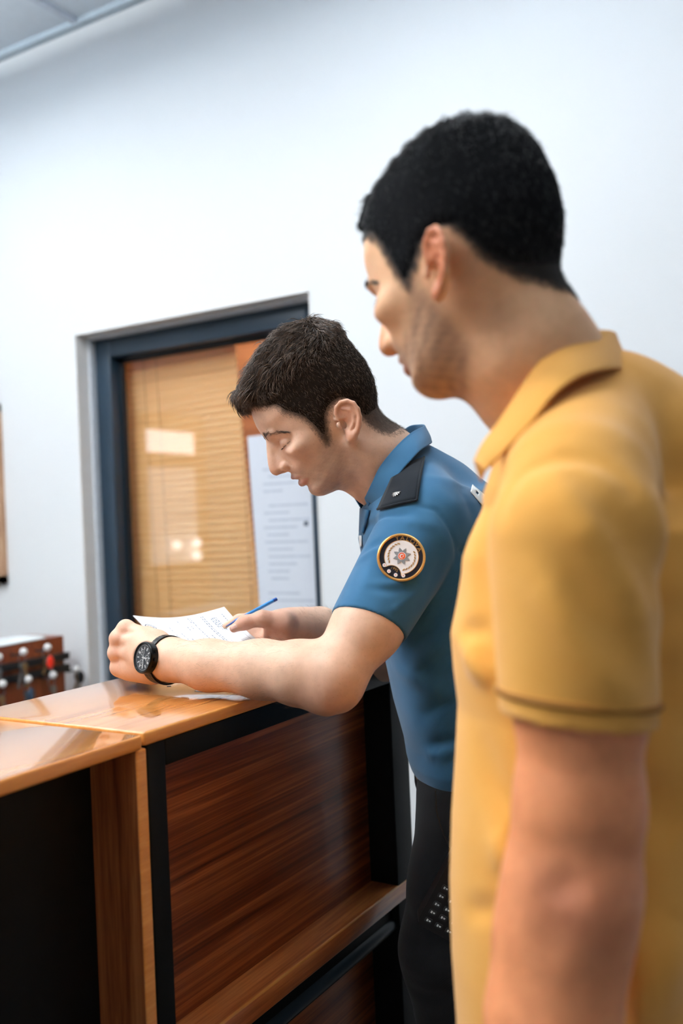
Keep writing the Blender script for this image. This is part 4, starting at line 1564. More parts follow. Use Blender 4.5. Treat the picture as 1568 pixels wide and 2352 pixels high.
m_epa = cloth_material('black_wool', srgb(20, 26, 32), srgb(27, 33, 40), 2400, .9, .15, .1)
ep = patch(shirt, [(914, 1076), (972, 1056), (957, 1152), (872, 1173)], 'epaulette', m_epa, osh, 10, 10, 1.2, 1.6, .0035, .0035)
tag(ep, 'black epaulette with a small silver star')
ec = [on_shirt(shirt, x, y, 1.2, 1.6, .0045) for x, y in ((914, 1076), (972, 1056), (974, 1060), (958, 1153), (872, 1174), (914, 1076))]
edg = []
for a, b in (((972, 1056), (958, 1152)), ((958, 1152), (872, 1173))):
    edg.append([on_shirt(shirt, a[0] + (b[0] - a[0]) * t, a[1] + (b[1] - a[1]) * t, 1.2, 1.6, .0042) for t in np.linspace(0, 1, 12)])
m_ = MB()
for e_ in edg: m_.tube(e_, .0019, 8)
m_.build('piping', m_epa, osh, True)
# the little star: eight-rayed, half folded into the cloth
cst = on_shirt(shirt, 916, 1138, 1.2, 1.6, .0065)
ns = shirt.normal(cst, .01)
uu = RT - ns * (RT @ ns); uu /= np.linalg.norm(uu); vv = np.cross(ns, uu)
if vv @ UP < 0: vv = -vv
sv = [cst + ns * .0022 - uu * .001]; sf = []
for k in range(16):
    an = math.radians(-150 + k * 14) + .4
    r = (.0075 if k % 2 == 0 else .0048)
    sv.append(cst + uu * r * math.sin(an) * 1.15 - vv * r * math.cos(an) * .9)
for k in range(1, 16): sf.append((0, k, k + 1))
star = from_data('rank_star', sv, sf, plain('silver_pin', (0.78, 0.76, 0.74, 1), .25, .5, .9, .02), osh, False)
star.modifiers.new('thickness', 'SOLIDIFY').thickness = .001

# white letters across the upper back, the first of them in view
m_white = plain('white_print', srgb(214, 217, 216), .7)
pt = patch(shirt, [(1084, 1114), (1079, 1130), (1106, 1162), (1116, 1142)], 'back_print', m_white, osh, 7, 12, 1.2, 1.7, .0012, .0008, lambda j, i: j in (2, 3) and 4 <= i <= 5)
tag(pt, 'white lettering on the upper back')
cpn = patch(shirt, [(826, 1230), (832, 1230), (833, 1254), (829, 1256)], 'chest_print', m_white, osh, 2, 4, 1.2, 1.7, .0015, .001)

patch(body, [(527, 1440), (541, 1434), (546, 1441), (531, 1448)], 'thumbnail', plain('nail', (0.72, 0.46, 0.38, 1), .25, .5, var=.02), OF, 6, 6, 1.3, 1.6, .0003, .0006)
# round arm badge
bc = on_shirt(shirt, 921, 1283, 1.1, 1.6, .0015)
bn = -(np.array(FW) * .965) + (-RT) * .12 + UP * .10
bn = bn * .75 + shirt.normal(bc, .015) * .25
bn /= np.linalg.norm(bn)
bd = (bc - CAM) @ FW
BR = 55.5 / FPX * bd
up_b = UP - bn * (UP @ bn); up_b /= np.linalg.norm(up_b)
rt_b = np.cross(up_b, bn)
if rt_b @ RT < 0: rt_b = -rt_b
ro = math.radians(-29)
eu = rt_b * math.cos(ro) + up_b * math.sin(ro)
ev = -rt_b * math.sin(ro) + up_b * math.cos(ro)
m_gold = plain('gold_rim', srgb(226, 176, 104), .28, .5, .75, .05, 400)
m_nvy = plain('badge_navy', srgb(22, 24, 38), .35)
m_bw = plain('badge_white', srgb(240, 240, 242), .35)
m_bg = plain('badge_grey', srgb(150, 156, 162), .35, .5, .3)
m_br = plain('badge_red', srgb(236, 92, 30), .4)
MATS_B = [m_gold, m_nvy, m_bw, m_bg, m_br]
bg = MB()
circ = lambda r, n=48, cx=0, cy=0: [(cx + r * math.cos(2 * math.pi * k / n), cy + r * math.sin(2 * math.pi * k / n)) for k in range(n)]
o0 = bc + bn * .0055
bg.prism(circ(BR * .985), o0, eu, ev, bn, -.004, .0015, 1)
ring = []
for k in range(64):
    an = 2 * math.pi * k / 64
    ring.append(o0 + (eu * math.cos(an) + ev * math.sin(an)) * BR * .945 + bn * .0015)
ring.append(ring[0]); ring.append(ring[1])
bg.tube(ring, BR * .058, 10, 0, False)
# white field with a bite out of its foot
fld = []
for k in range(60):
    an = math.radians(-58 + k * (296 / 59))
    fld.append((.70 * BR * math.cos(an), .02 * BR + .70 * BR * math.sin(an)))
for k in range(12):
    an = math.radians(155 - k * (130 / 11))
    fld.append((.40 * BR * math.cos(an), -.83 * BR + .40 * BR * math.sin(an)))
bg.prism(fld, o0, eu, ev, bn, .0014, .0021, 2)
fe = [o0 + eu * a + ev * b + bn * .002 for a, b in fld + fld[:1]]
bg.tube(fe, BR * .012, 6, 0, False)
st8 = []
for k in range(32):
    an = 2 * math.pi * k / 32 + math.pi / 2
    r = BR * (.37 if k % 4 == 0 else (.285 if k % 4 in (1, 3) else .215))
    st8.append((r * math.cos(an), .06 * BR + r * math.sin(an)))
bg.prism(st8, o0, eu, ev, bn, .002, .0029, 3)
bg.prism(circ(BR * .165, 32, 0, .06 * BR), o0, eu, ev, bn, .0028, .0031, 2)
bg.prism(circ(BR * .142, 32, 0, .06 * BR), o0, eu, ev, bn, .003, .0034, 4)
cres = [(BR * .095 * math.cos(t), .055 * BR + BR * .095 * math.sin(t)) for t in np.linspace(math.radians(55), math.radians(325), 20)]
cres += [(BR * .02 + BR * .065 * math.cos(t), .06 * BR + BR * .065 * math.sin(t)) for t in np.linspace(math.radians(320), math.radians(50), 16)]
bg.prism(cres, o0, eu, ev, bn, .0033, .0036, 2)
bg.prism(circ(BR * .022, 10, .055 * BR, .075 * BR), o0, eu, ev, bn, .0033, .0036, 2)
for s in (-1, 1):                      # laurel
    for k in range(9):
        an = math.radians(90 + s * (42 + 12.5 * k))
        cx, cy = .55 * BR * math.cos(an), .04 * BR + .55 * BR * math.sin(an)
        ta = an + s * math.pi / 2 - s * .5
        lf = [(cx + BR * (.065 * math.cos(t) * math.cos(ta) - .026 * math.sin(t) * math.sin(ta)), cy + BR * (.065 * math.cos(t) * math.sin(ta) + .026 * math.sin(t) * math.cos(ta))) for t in np.linspace(0, 2 * math.pi, 8, endpoint=False)]
        bg.prism(lf, o0, eu, ev, bn, .002, .0026, 0)
for k in range(4):                     # four white studs at the foot
    an = math.radians(-90 + (-36 + 24 * k))
    cx, cy = .76 * BR * math.cos(an), .76 * BR * math.sin(an)
    bg.prism(circ(BR * .078, 16, cx, cy), o0, eu, ev, bn, .0014, .0026, 2)
    bg.prism(circ(BR * .022, 8, cx, cy), o0, eu, ev, bn, .0025, .0028, 4)


def glyphs(txt, size):
    cu_ = bpy.data.curves.new('t', 'FONT')
    cu_.body = txt; cu_.size = size; cu_.align_x = 'CENTER'; cu_.extrude = 0
    cu_.resolution_u = 3
    t_ = bpy.data.objects.new('t', cu_)
    COL.objects.link(t_)
    dg = bpy.context.evaluated_depsgraph_get()
    me = t_.evaluated_get(dg).to_mesh()
    v_ = [tuple(v.co) for v in me.vertices]
    f_ = [tuple(p.vertices) for p in me.polygons]
    t_.evaluated_get(dg).to_mesh_clear()
    bpy.data.objects.remove(t_); bpy.data.curves.remove(cu_)
    return v_, f_


for k, ch in enumerate('YALOVA'):
    an = math.radians(90 + 41 - k * 15.6)
    v_, f_ = glyphs(ch, BR * .235)
    base_r = .735 * BR
    rad_ = A_(math.cos(an), math.sin(an)); tan_ = A_(math.sin(an), -math.cos(an))
    V_ = []
    for a, b, _ in v_:
        w_ = rad_ * (base_r + b) + tan_ * a * 1.15
        V_.append(o0 + eu * w_[0] + ev * w_[1] + bn * .0019)
    bg.add(V_, f_, 0)
v_, f_ = glyphs('1995', BR * .17)
bg.add([o0 + eu * a + ev * (b - .60 * BR - .06 * BR * (1 - math.cos(a / BR * 6)) * -0 - 1.1 * a * a / BR) + bn * .0019 for a, b, _ in v_], f_, 0)
bdg = bg.build('arm_badge', MATS_B, osh, False)
tag(bdg, 'round navy and white arm badge with gold rim and a grey star')

# placket with collar opening
m_dark1 = plain('dark_gap', srgb(10, 16, 26), .9)
try:
    patch(shirt, [(832, 1168), (852, 1172), (838, 1225), (830, 1222)], 'placket', m_shirt1, osh, 4, 8, 1.2, 1.75, .003, .003)
except Exception:
    pass

# ---- trousers, belt, shoes
m_tr = cloth_material('black_twill', (0.006, 0.0065, 0.0075, 1), (0.011, 0.012, 0.014, 1), 1400, .8, .3, .1)
tr = Solid()
rows = []
for y, xl, xr, hd, dc in ((1752, 955, 1160, .152, 1.505), (1800, 966, 1168, .16, 1.505), (1860, 970, 1172, .165, 1.505), (1920, 975, 1165, .16, 1.505)):
    a, b = P(xl, y, dc) - CAM, P(xr, y, dc) - CAM
    rows.append((((a + b) / 2)[2] + CAMZ, ((a + b) / 2) @ _r0, (b - a) @ _r0 / 2, ((a + b) / 2) @ _f0, hd))
f, lo, hi = loft_sdf(rows, _r0, _f0, 2.3, .02)
tr.add(f, lo, hi, .03)
legs = []
for dd, kx, ax_ in ((1.425, 1043, 1062), (1.61, 1050, 1080)):
    hp, kn_ = P(1090, 1850, dd), P(kx, 2180, dd)
    an_ = P(ax_, 2180, dd).copy(); an_ = an_ + (-RT) * -.05; an_[2] = .07
    legs.append(an_)
    tr.chain([hp, P(kx + 22, 2030, dd), kn_, (kn_ + an_) / 2 + A_(0, 0, .02), an_], [.087, .079, .078, .068, .062], .03)
    for k in range(4):
        yy = 2090 + 60 * k
        tr.fold([P(kx - 120, yy, dd - .03), P(kx - 60, yy + 25, dd - .07), P(kx + 20, yy + 8, dd - .08)], (-1) ** k * .004, .010)
tr.cut(lambda p: .015 - p[:, 2])
V, Q = tr.mesh(.005)
otr = from_np('trousers', V, Q, m_tr, OF)
bl_ = []
for t in np.linspace(0, 2 * math.pi, 60, endpoint=False):
    z0 = P(1060, 1772, 1.505)[2]
    r_ = np.interp(z0, [q[0] for q in sorted(rows)], [q[2] for q in sorted(rows)])
    uc = rows[0][1]; vc = rows[0][3]
    cu_, sn_ = math.cos(t), math.sin(t)
    e2 = lambda x: math.copysign(abs(x) ** (2 / 2.3), x)
    bl_.append((CAM * [1, 1, 0] + _r0 * (uc + (r_ + .003) * e2(cu_)) + _f0 * (vc + .157 * e2(sn_)), z0))
b_ = MB()
b_.loft([[tuple(p + A_(0, 0, z0 + dz_)) for p, z0 in bl_] for dz_ in (-.02, .02)])
ob_ = b_.build('belt', plain('black_leather', (.01, .01, .011, 1), .4), OF, True)
ob_.modifiers.new('thickness', 'SOLIDIFY').thickness = .004


def shoe(parent, c, d, mat, name='shoe'):
    S_ = Solid()
    d = np.asarray(d) / np.linalg.norm(d)
    s_ = np.cross(d, _z)
    ax3 = np.stack([d, s_, _z])
    c0 = np.array([c[0], c[1], 0])
    S_.ellipsoid(c0 - d * .03 + _z * .05, (.065, .042, .055), ax3, .02)
    S_.ellipsoid(c0 + d * .10 + _z * .032, (.10, .046, .04), ax3, .05)
    S_.cone(c0 - d * .03 + _z * .05, c0 - d * .03 + _z * .11, .046, .048, .02)
    S_.cut(lambda p: .001 - p[:, 2])
    V, Q = S_.mesh(.005)
    return from_np(name, V, Q, mat, parent)


m_shoe = plain('black_shoe', (.012, .012, .013, 1), .35)
for an_ in legs:
    shoe(OF, an_, _f0 * .3 - _r0, m_shoe)
# ------------------------------------------------------------------ man in the yellow polo shirt
YM = empty('person', P(1330, 2700, .88) * np.array([1, 1, 0]), 'dark haired man in an ochre yellow polo shirt seen from behind at the right', 'person')
HY = Head(P(1121, 634, .843), *head_axes(math.radians(19), math.radians(42), LEFTV, math.radians(-3)), 1.0)
ty = math.radians(14)
YU, YV = _r0 * math.cos(ty) - _f0 * math.sin(ty), _f0 * math.cos(ty) + _r0 * math.sin(ty)
HM2 = [(106, 92), (88, 78), (72, 66), (62, 48), (55, 26), (50, 4), (44, -4), (36, 4), (28, 8), (22, 14), (13, 21), (2, 23), (-8, 22), (-18, 17), (-24, 0), (-31, -17), (-42, -30), (-56, -38),
       (-75, -40), (-125, -40), (-125, 195), (165, 195), (165, 100), (125, 98)]


b2 = Solid()
lo, hi = HY.box(.02)
b2.add(HY.sdf, lo, hi, 0.0)
b2.chain([P(1145, 705, .848), P(1200, 800, .85), P(1255, 890, .865), P(1325, 1010, .88)], [.050, .057, .058, .045], .025)


def rows_from(tab, U, V_):
    out = []
    for y, xl, xr, hd, dc in tab:
        a, b = P(xl, y, dc) - CAM, P(xr, y, dc) - CAM
        m_ = (a + b) / 2
        out.append((m_[2] + CAMZ, m_ @ U, np.linalg.norm(b - a) / 2, m_ @ V_, hd))
    return out


TY = [(1150, 1130, 1600, .120, .90), (1220, 1095, 1630, .145, .895), (1330, 1062, 1650, .152, .895), (1440, 1040, 1650, .152, .895), (1520, 1046, 1645, .150, .895), (1600, 1056, 1640, .147, .895),
      (1700, 1051, 1635, .147, .895), (1850, 1042, 1630, .150, .895), (2000, 1038, 1625, .153, .895), (2150, 1042, 1620, .155, .895), (2300, 1053, 1620, .157, .895), (2500, 1064, 1620, .16, .895)]
rw = rows_from([(y, xl + 32, xr - 30, hd - .016, dc) for y, xl, xr, hd, dc in TY], YU, YV)
f, lo, hi = loft_sdf(rw, YU, YV)
b2.add(f, lo, hi, .03)
# left arm hanging down
b2.chain([P(1322, 1250, .705), P(1333, 1600, .70), P(1329, 1850, .70), P(1312, 2035, .70)], [.046, .0465, .0445, .0475], .02)
b2.chain([P(1312, 2035, .70), P(1290, 2160, .697), P(1268, 2340, .69), P(1235, 2640, .672), P(1225, 2720, .668)], [.0475, .0465, .0455, .030, .029], .02)
b2.ellipsoid(P(1345, 2078, .668), (.020, .022, .026), None, .03)
b2.fold([P(1250, 2065, .655), P(1300, 2035, .650), P(1345, 2025, .652)], -.004, .012)
b2.fold([P(1285, 2085, .652), P(1265, 2150, .648), P(1250, 2230, .645)], -.0025, .014)
b2.fold([P(1360, 1880, .66), P(1390, 1960, .66), P(1420, 2060, .67)], -.003, .016)
hw = P(1225, 2720, .668)
dn, fwd = A_(0, 0, -1), -_r0 * .9 + _f0 * .3
for i in range(4):
    k0 = hw + dn * .085 + fwd * (.030 - .019 * i)
    b2.cone(hw + fwd * (.016 - .011 * i), k0, .020, .0125, .014)
    Ls = (.040, .045, .042, .032)[i]
    b2.chain([k0, k0 + dn * Ls + fwd * .004 + _f0 * .008, k0 + dn * (Ls * 1.55) + _f0 * .022, k0 + dn * (Ls * 1.95) + _f0 * .034], [.0105, .0092, .0085, .0075], .004)
b2.chain([hw + dn * .02 + fwd * .018, hw + dn * .05 + fwd * .045 + _f0 * .012, hw + dn * .085 + fwd * .056 + _f0 * .02, hw + dn * .11 + fwd * .055 + _f0 * .026], [.017, .0125, .011, .009], .012)
# right arm, on the far side
b2.chain([P(1440, 1200, 1.075), P(1420, 1560, 1.10), P(1385, 1900, 1.10), P(1310, 2230, 1.08)], [.055, .046, .044, .030], .02)
hw2 = P(1310, 2230, 1.08)
for i in range(4):
    k0 = hw2 + dn * .085 + fwd * (.034 - .019 * i)
    b2.cone(hw2 + fwd * (.016 - .011 * i), k0, .020, .0125, .014)
    b2.chain([k0, k0 + dn * .04 - _f0 * .008, k0 + dn * .068 - _f0 * .02], [.0105, .0092, .0078], .004)
b2.chain([hw2 + fwd * .018 + dn * .02, hw2 + dn * .06 + fwd * .048, hw2 + dn * .10 + fwd * .052], [.016, .012, .0095], .012)
V, Q = b2.mesh(.0026)
V = relax(V, Q, 1, .4)
VBY, QBY = V, Q
col = skin_tint(V, HY, (0.84, 0.50, 0.29), np.array((0.24, 0.145, 0.10)), .62, np.array((0.40, 0.16, 0.12)), np.array((0.56, 0.17, 0.07)), .9)  # ears redder than their own tone: light glowing through them, painted in
arm = (V[:, 2] < 1.2)
col = mixc(col, np.array((0.88, 0.30, 0.115)), np.where(arm, .8, 0.0))  # warm bounce light painted into the arms' skin colour
for c_, r_, s_ in ((P(1345, 2090, .65), .04, .5), (P(1280, 2060, .65), .03, .4)):
    col = mixc(col, np.array((0.36, 0.12, 0.07)), s_ * np.exp(-(np.linalg.norm(V - c_, axis=1) / r_) ** 2))
col = scalp(col, V, HY, HM2, np.array((0.012, 0.011, 0.011)), -6, 4, .97)
m_skin2 = skin_material('tan_skin', .1)
ob2 = from_np('body', V, Q, m_skin2, YM)
vcolor(ob2, col)

# hair
m_hair2 = hair_material('black_hair', (0.006, 0.0065, 0.0075, 1), (0.06, 0.056, 0.054, 1), .42)
def thick2(a, b, c, m):
    t = 2.5 + 1.5 * smoothstep(70, 110, b + .12 * a - .10 * np.abs(c)) - 6.0 * smoothstep(110, 150, b)
    t = t + 1.0 * np.sin(a * .3 + c * .2) * smoothstep(100, 130, b)
    return -1.2 + (t + 1.2) * smoothstep(-1, 12, m)


def front2(q, F):
    for c in (-30, -10, 10, 30):
        F = smin(F, rc(q, A_(80, 119 - .1 * abs(c), c), A_(101 - .1 * abs(c), 105 - .14 * abs(c), c), 9, 6), 8)
    return F


V, Q, q, m = hair_shell(HY, HM2, thick2, front2, .003, .2)
N = tri_normals(V, Q)
fk = ((m > -3) | (q[:, 0] > 98))[Q].all(1)


def flow2(q, rs):
    a, b, c = q[:, 0], q[:, 1], q[:, 2]
    wt = (smoothstep(80, 130, b + .1 * a) * smoothstep(-45, -15, a))[:, None]
    sd = np.stack([-.25 + 0 * a, -np.ones(len(q)), .1 * np.sign(c)], 1)
    tp = np.stack([.8 + 0 * a, .1 + 0 * a, .5 * np.sign(c)], 1)
    return sd * (1 - wt) + tp * wt + rs.normal(size=q.shape) * .25


w2 = lambda q: smoothstep(80, 130, q[:, 1] + .12 * q[:, 0])
HD = [(V, Q[fk], np.full(len(V), .05))]
HD.append(grow(HY, V, N, q, m, 9000, flow2, 31, lambda q, m, rs: (.004 + .006 * w2(q)) * rs.uniform(.6, 1.2, len(q)), lambda q, rs: np.full(len(q), .00022), .05, .0015))
VB2, NB2 = VBY, tri_normals(VBY, QBY)
bq = HY.to(VB2); bm_ = -look(poly_grid(HM2, GLO, GHI, 2)[0], GLO, bq[:, 0], bq[:, 1])
bs = (bm_ > -2) & (bm_ < np.where((bq[:, 0] < -12) & (bq[:, 1] < 20), 80, 7)) & (look(G_EAR, GLO, bq[:, 0], bq[:, 1]) > 3) & (np.abs(bq[:, 2]) < 100) & (bq[:, 1] > -72) & (bq[:, 0] > -100) & (bq[:, 0] < 118)
HD.append(grow(HY, VB2, NB2, bq, bm_ + 4, 9000, flow2, 37, lambda q, m, rs: rs.uniform(.003, .006, len(q)), lambda q, rs: np.full(len(q), .0002), .05, .0006, bs))
spk = (q[:, 1] > 125) & (q[:, 0] < 30) & (q[:, 0] > -55)
HD.append(grow(HY, V, N, q, m, 900, lambda q, rs: np.stack([-.2 + 0 * q[:, 0], .5 + 0 * q[:, 0], .2 * np.sign(q[:, 2])], 1) + rs.normal(size=q.shape) * .5, 33,
               lambda q, m, rs: rs.uniform(.004, .009, len(q)), lambda q, rs: np.full(len(q), .00025), -.3, .001, spk))
m_under2 = plain('black_undercoat', (0.007, 0.0075, 0.0085, 1), .95, .05, var=.3, nscale=300)
put_hair('hair', HD, [m_under2, m_hair2], YM)
brow(HY, b2, 41, m_hair2, YM)

# shirt
m_shirt2 = cloth_material('ochre_pique', srgb(235, 168, 76), srgb(241, 177, 88), 1500, .85, .2, .25)
s2 = Solid()
rw = rows_from(TY, YU, YV)
f, lo, hi = loft_sdf(rw, YU, YV, 2.3, .006)
s2.add(f, lo, hi, .02)
s2.cone(P(1314, 1002, .865), P(1325, 1130, .735), .053, .060, .03)
s2.cone(P(1335, 1000, .90), P(1420, 1140, 1.06), .053, .060, .03)
s2.cone(P(1372, 936, .855), P(1345, 1060, .79), .046, .055, .03)
s2.cone(P(1388, 948, .89), P(1420, 1040, .895), .047, .07, .03)
s2.chain([P(1405, 1010, .895), P(1475, 1062, .895), P(1500, 1190, .90)], [.070, .075, .088], .04)
s2.cone(P(1242, 1126, .86), P(1272, 1215, .86), .046, .076, .035)
a0, a1 = P(1322, 1232, .705), P(1326, 1650, .70)
axs = (a1 - a0) / np.linalg.norm(a1 - a0)
s2.cone(a0, a1 + axs * .02, .0655, .0560, .012)
s2.cone(P(1430, 1230, 1.07), P(1420, 1640, 1.09), .0655, .056, .012)
hmy = P(1325, 1652, .70)
hny = axs * .98 + _r0 * -.075
hny /= np.linalg.norm(hny)
s2.cut(lambda p: np.minimum((p - hmy) @ hny, .075 - np.linalg.norm((p - a1) - ((p - a1) @ axs)[:, None] * axs, axis=1)))
s2.cone(a1 - axs * .04, a1 + axs * .1, .0505, .0500, .002, True)
s2.cone(P(1200, 800, .85), P(1255, 890, .865), .058, .060, .004, True)
s2.cone(P(1120, 690, .85), P(1200, 800, .85), .060, .058, .004, True)
s2.foldpx([(1150, 1180), (1200, 1085), (1270, 1052), (1350, 1050), (1430, 1090), (1490, 1180)], -0.0047, .008, 0.55, 1.0)
s2.foldpx([(1290, 1075), (1360, 1150), (1440, 1290), (1500, 1420)], -0.0065, .016, 0.55, 1.0)
s2.foldpx([(1280, 1110), (1350, 1220), (1430, 1350), (1480, 1450)], 0.0119, .014, 0.55, 1.0)
s2.foldpx([(1390, 1080), (1450, 1170), (1510, 1300), (1530, 1420)], -0.0065, .018, 0.55, 1.0)
s2.foldpx([(1240, 1330), (1300, 1420), (1380, 1540), (1450, 1620)], 0.0102, .014, 0.55, 1.0)
s2.foldpx([(1290, 1320), (1350, 1420), (1430, 1530)], -0.0047, .014, 0.55, 1.0)
s2.foldpx([(1110, 1230), (1105, 1330), (1120, 1440), (1135, 1560)], -0.0065, .012, 0.55, 1.0)
s2.foldpx([(1060, 1452), (1090, 1448), (1130, 1450)], -0.0065, .009, 0.55, 1.0)
s2.foldpx([(1070, 1500), (1100, 1530), (1140, 1560)], 0.0102, .012, 0.55, 1.0)
s2.foldpx([(1100, 1680), (1130, 1790), (1180, 1880)], -0.0047, .016, 0.55, 1.0)
s2.foldpx([(1150, 1900), (1160, 1960), (1175, 1930)], 0.0068, .015, 0.55, 1.0)
s2.foldpx([(1070, 2090), (1110, 2092), (1150, 2085)], -0.0037, .010, 0.55, 1.0)
s2.foldpx([(1500, 1460), (1530, 1560), (1520, 1680)], -0.0035, .018, 0.55, 1.0)
s2.foldpx([(1470, 1800), (1520, 1860), (1570, 1920)], -0.0065, .022, 0.55, 1.0)
s2.foldpx([(1440, 2330), (1500, 2230), (1560, 2130)], 0.0119, .03, 0.55, 1.0)
V, Q = s2.mesh(.0028)
V = relax(V, Q, 2, .5)
osy = from_np('shirt', V, Q, m_shirt2, YM)
T2 = [(1090, 1064, .800), (1110, 1022, .790), (1141, 980, .786), (1176, 928, .786), (1232, 845, .790), (1290, 791, .800), (1345, 765, .820), (1396, 762, .850), (1413, 768, .880), (1392, 776, .910), (1330, 794, .928), (1240, 855, .93), (1180, 935, .91), (1140, 995, .885)]
O2 = [(1112, 1083, .772), (1140, 1056, .762), (1176, 1020, .752), (1218, 975, .746), (1272, 908, .748), (1330, 866, .760), (1396, 848, .787), (1434, 847, .830), (1444, 850, .880), (1426, 852, .93), (1360, 868, .968), (1270, 922, .97), (1190, 1002, .95), (1130, 1072, .91)]
T_, O_ = [P(*k) for k in T2], [P(*k) for k in O2]
B_ = [P(x + 14, y + 42, d + .004) for x, y, d in T2]
mid = [t * .45 + o * .55 + .006 * (o - b) / np.linalg.norm(o - b) for t, o, b in zip(T_, O_, B_)]
t2 = [t + .006 * (o - b) / np.linalg.norm(o - b) - UP * .001 for t, o, b in zip(T_, O_, B_)]
strip([B_, T_, t2, mid, O_], 'collar', m_shirt2, YM, .002)
# dark stripe round the sleeve end, painting in the hem fold's shadow, and seam welt at the shoulder
u1 = np.cross(hny, _z); u1 /= np.linalg.norm(u1); u2 = np.cross(hny, u1)
mb = MB()
for off, rr_, kk in ((-.0165, .0027, 0),):
    cc_ = hmy + hny * off
    al = a0 + axs * ((cc_ - a0) @ axs)
    rad_ = np.interp((cc_ - a0) @ axs, [0, np.linalg.norm(a1 + axs * .02 - a0)], [.0655, .0560])
    loop = [al + (u1 * math.cos(t) + u2 * math.sin(t)) * (rad_ + .0004) - axs * 0 + hny * (((cc_ - al) @ hny)) for t in np.linspace(0, 2 * math.pi, 72)]
    mb.tube(loop, rr_, 8, 0, False)
mb.build('sleeve_stripe', plain('ochre_dark_stripe', srgb(150, 98, 30), .85), osy, True)

# trousers and shoes, below the frame
tr2 = Solid()
rw = rows_from([(2440, 1080, 1610, .15, .895), (2560, 1085, 1600, .155, .895), (2680, 1100, 1590, .15, .895)], YU, YV)
f, lo, hi = loft_sdf(rw, YU, YV, 2.3, .02)
tr2.add(f, lo, hi, .03)
m_tr2 = cloth_material('dark_denim', (0.012, 0.016, 0.028, 1), (0.02, 0.026, 0.042, 1), 1200, .85, .2, .1)
m_shoe2 = plain('grey_shoe', (.05, .05, .055, 1), .6)
for s_ in (-1, 1):
    c0 = P(1340, 2620, .895) + YV * s_ * .09
    k0 = c0 * [1, 1, 0] + A_(0, 0, .46) - YU * .01
    f0_ = c0 * [1, 1, 0] + A_(0, 0, .07) + YU * .03
    tr2.chain([c0, k0, f0_], [.088, .066, .056], .03)
    shoe(YM, f0_, -YU, m_shoe2)
tr2.cut(lambda p: .015 - p[:, 2])
V, Q = tr2.mesh(.007)
from_np('trousers', V, Q, m_tr2, YM)
# ------------------------------------------------------------------ things on and about the counter
# sheet of paper held in both hands
BF, TF, BN, TN = P(515, 1394, 1.560), P(305, 1414, 1.600), P(626, 1494, 1.44), P(422, 1512, 1.495)


def sheet_pt(s, t):
    """s: from the foot to the head of the page, t: from its far edge to its near edge"""
    p = (BF * (1 - s) + TF * s) * (1 - t) + (BN * (1 - s) + TN * s) * t
    return p + UP * (-.010 * math.sin(math.pi * s) * (1 - .5 * t) - .006 * math.sin(math.pi * t))


def st_of(x, y):
    best = None
    for i in range(81):
        for j in range(81):
            p = sheet_pt(i / 80, j / 80) - CAM
            d = p @ FW
            e = (784 + FPX * (p @ RT) / d - x) ** 2 + (1176 - FPX * (p @ UP) / d - y) ** 2
            if best is None or e < best[0]: best = (e, i / 80, j / 80)
    return best[1:]


m_paper = plain('white_paper', (0.73, 0.745, 0.77, 1), .75, .2, var=.006)
pp = empty('paper_sheet', sheet_pt(.5, .5), 'white printed form with a small round seal, held in the officer\'s two hands', 'paper')
n_ = 18
v = [sheet_pt(i / n_, j / n_) for i in range(n_ + 1) for j in range(n_ + 1)]
f = [(i * (n_ + 1) + j, i * (n_ + 1) + j + 1, (i + 1) * (n_ + 1) + j + 1, (i + 1) * (n_ + 1) + j) for i in range(n_) for j in range(n_)]
o = from_data('sheet', v, f, m_paper, pp)
o.modifiers.new('thickness', 'SOLIDIFY').thickness = .0003
m_ink = plain('grey_print', srgb(110, 118, 132), .8)
pr = MB()
nrm = np.cross(sheet_pt(.6, .5) - sheet_pt(.5, .5), sheet_pt(.5, .6) - sheet_pt(.5, .5)); nrm /= np.linalg.norm(nrm)
if nrm @ UP < 0: nrm = -nrm


def on_sheet(s, t): return sheet_pt(s, t) + nrm * .0004


def bar(s0, s1, t0, t1, mi=0, k=1):
    for i in range(k):
        a, b = t0 + (t1 - t0) * i / k, t0 + (t1 - t0) * (i + 1) / k
        pr.add([on_sheet(s0, a), on_sheet(s1, a), on_sheet(s1, b), on_sheet(s0, b)], [(0, 1, 2, 3)], mi)


for s in (.045, .955): bar(s - .0015, s + .0015, .05, .95, 0, 10)
for i in range(10):
    for t in (.05, .95): bar(.045 + .091 * i, .045 + .091 * (i + 1), t - .002, t + .002)
rnd = random.Random(3)
for s, t0, t1 in ((.075, .10, .28), (.155, .13, .40), (.172, .12, .38), (.19, .12, .36), (.207, .13, .33), (.265, .06, .62), (.285, .06, .66), (.345, .42, .9), (.40, .06, .58), (.42, .05, .16), (.455, .20, .27), (.455, .45, .8), (.50, .2, .30),
                  (.55, .08, .14), (.58, .45, .85), (.63, .3, .6), (.70, .2, .7)):
    t = t0
    while t < t1:
        w_ = rnd.uniform(.012, .045)
        bar(s - .0055, s + .0055, t, min(t + w_, t1))
        t += w_ + .012
es, et = st_of(346, 1440)
m_ink2 = plain('dark_print', srgb(34, 40, 56), .8)
sc_s, sc_t = .21, .21
for r0_s, r1_s in ((.030, .038), (.050, .060)):
    for k in range(20):
        a, b = 2 * math.pi * k / 20, 2 * math.pi * (k + 1) / 20
        pr.add([on_sheet(es + r * math.cos(q_) * 1.0, et + r * math.sin(q_) * .95) for r, q_ in ((r0_s, a), (r1_s, a), (r1_s, b), (r0_s, b))], [(0, 1, 2, 3)], 1)
for k in range(6):
    a = 2 * math.pi * k / 6
    pr.add([on_sheet(es + r * math.cos(q_), et + r * math.sin(q_)) for r, q_ in ((.004, a), (.024, a - .25), (.024, a + .25))], [(0, 1, 2)], 1)
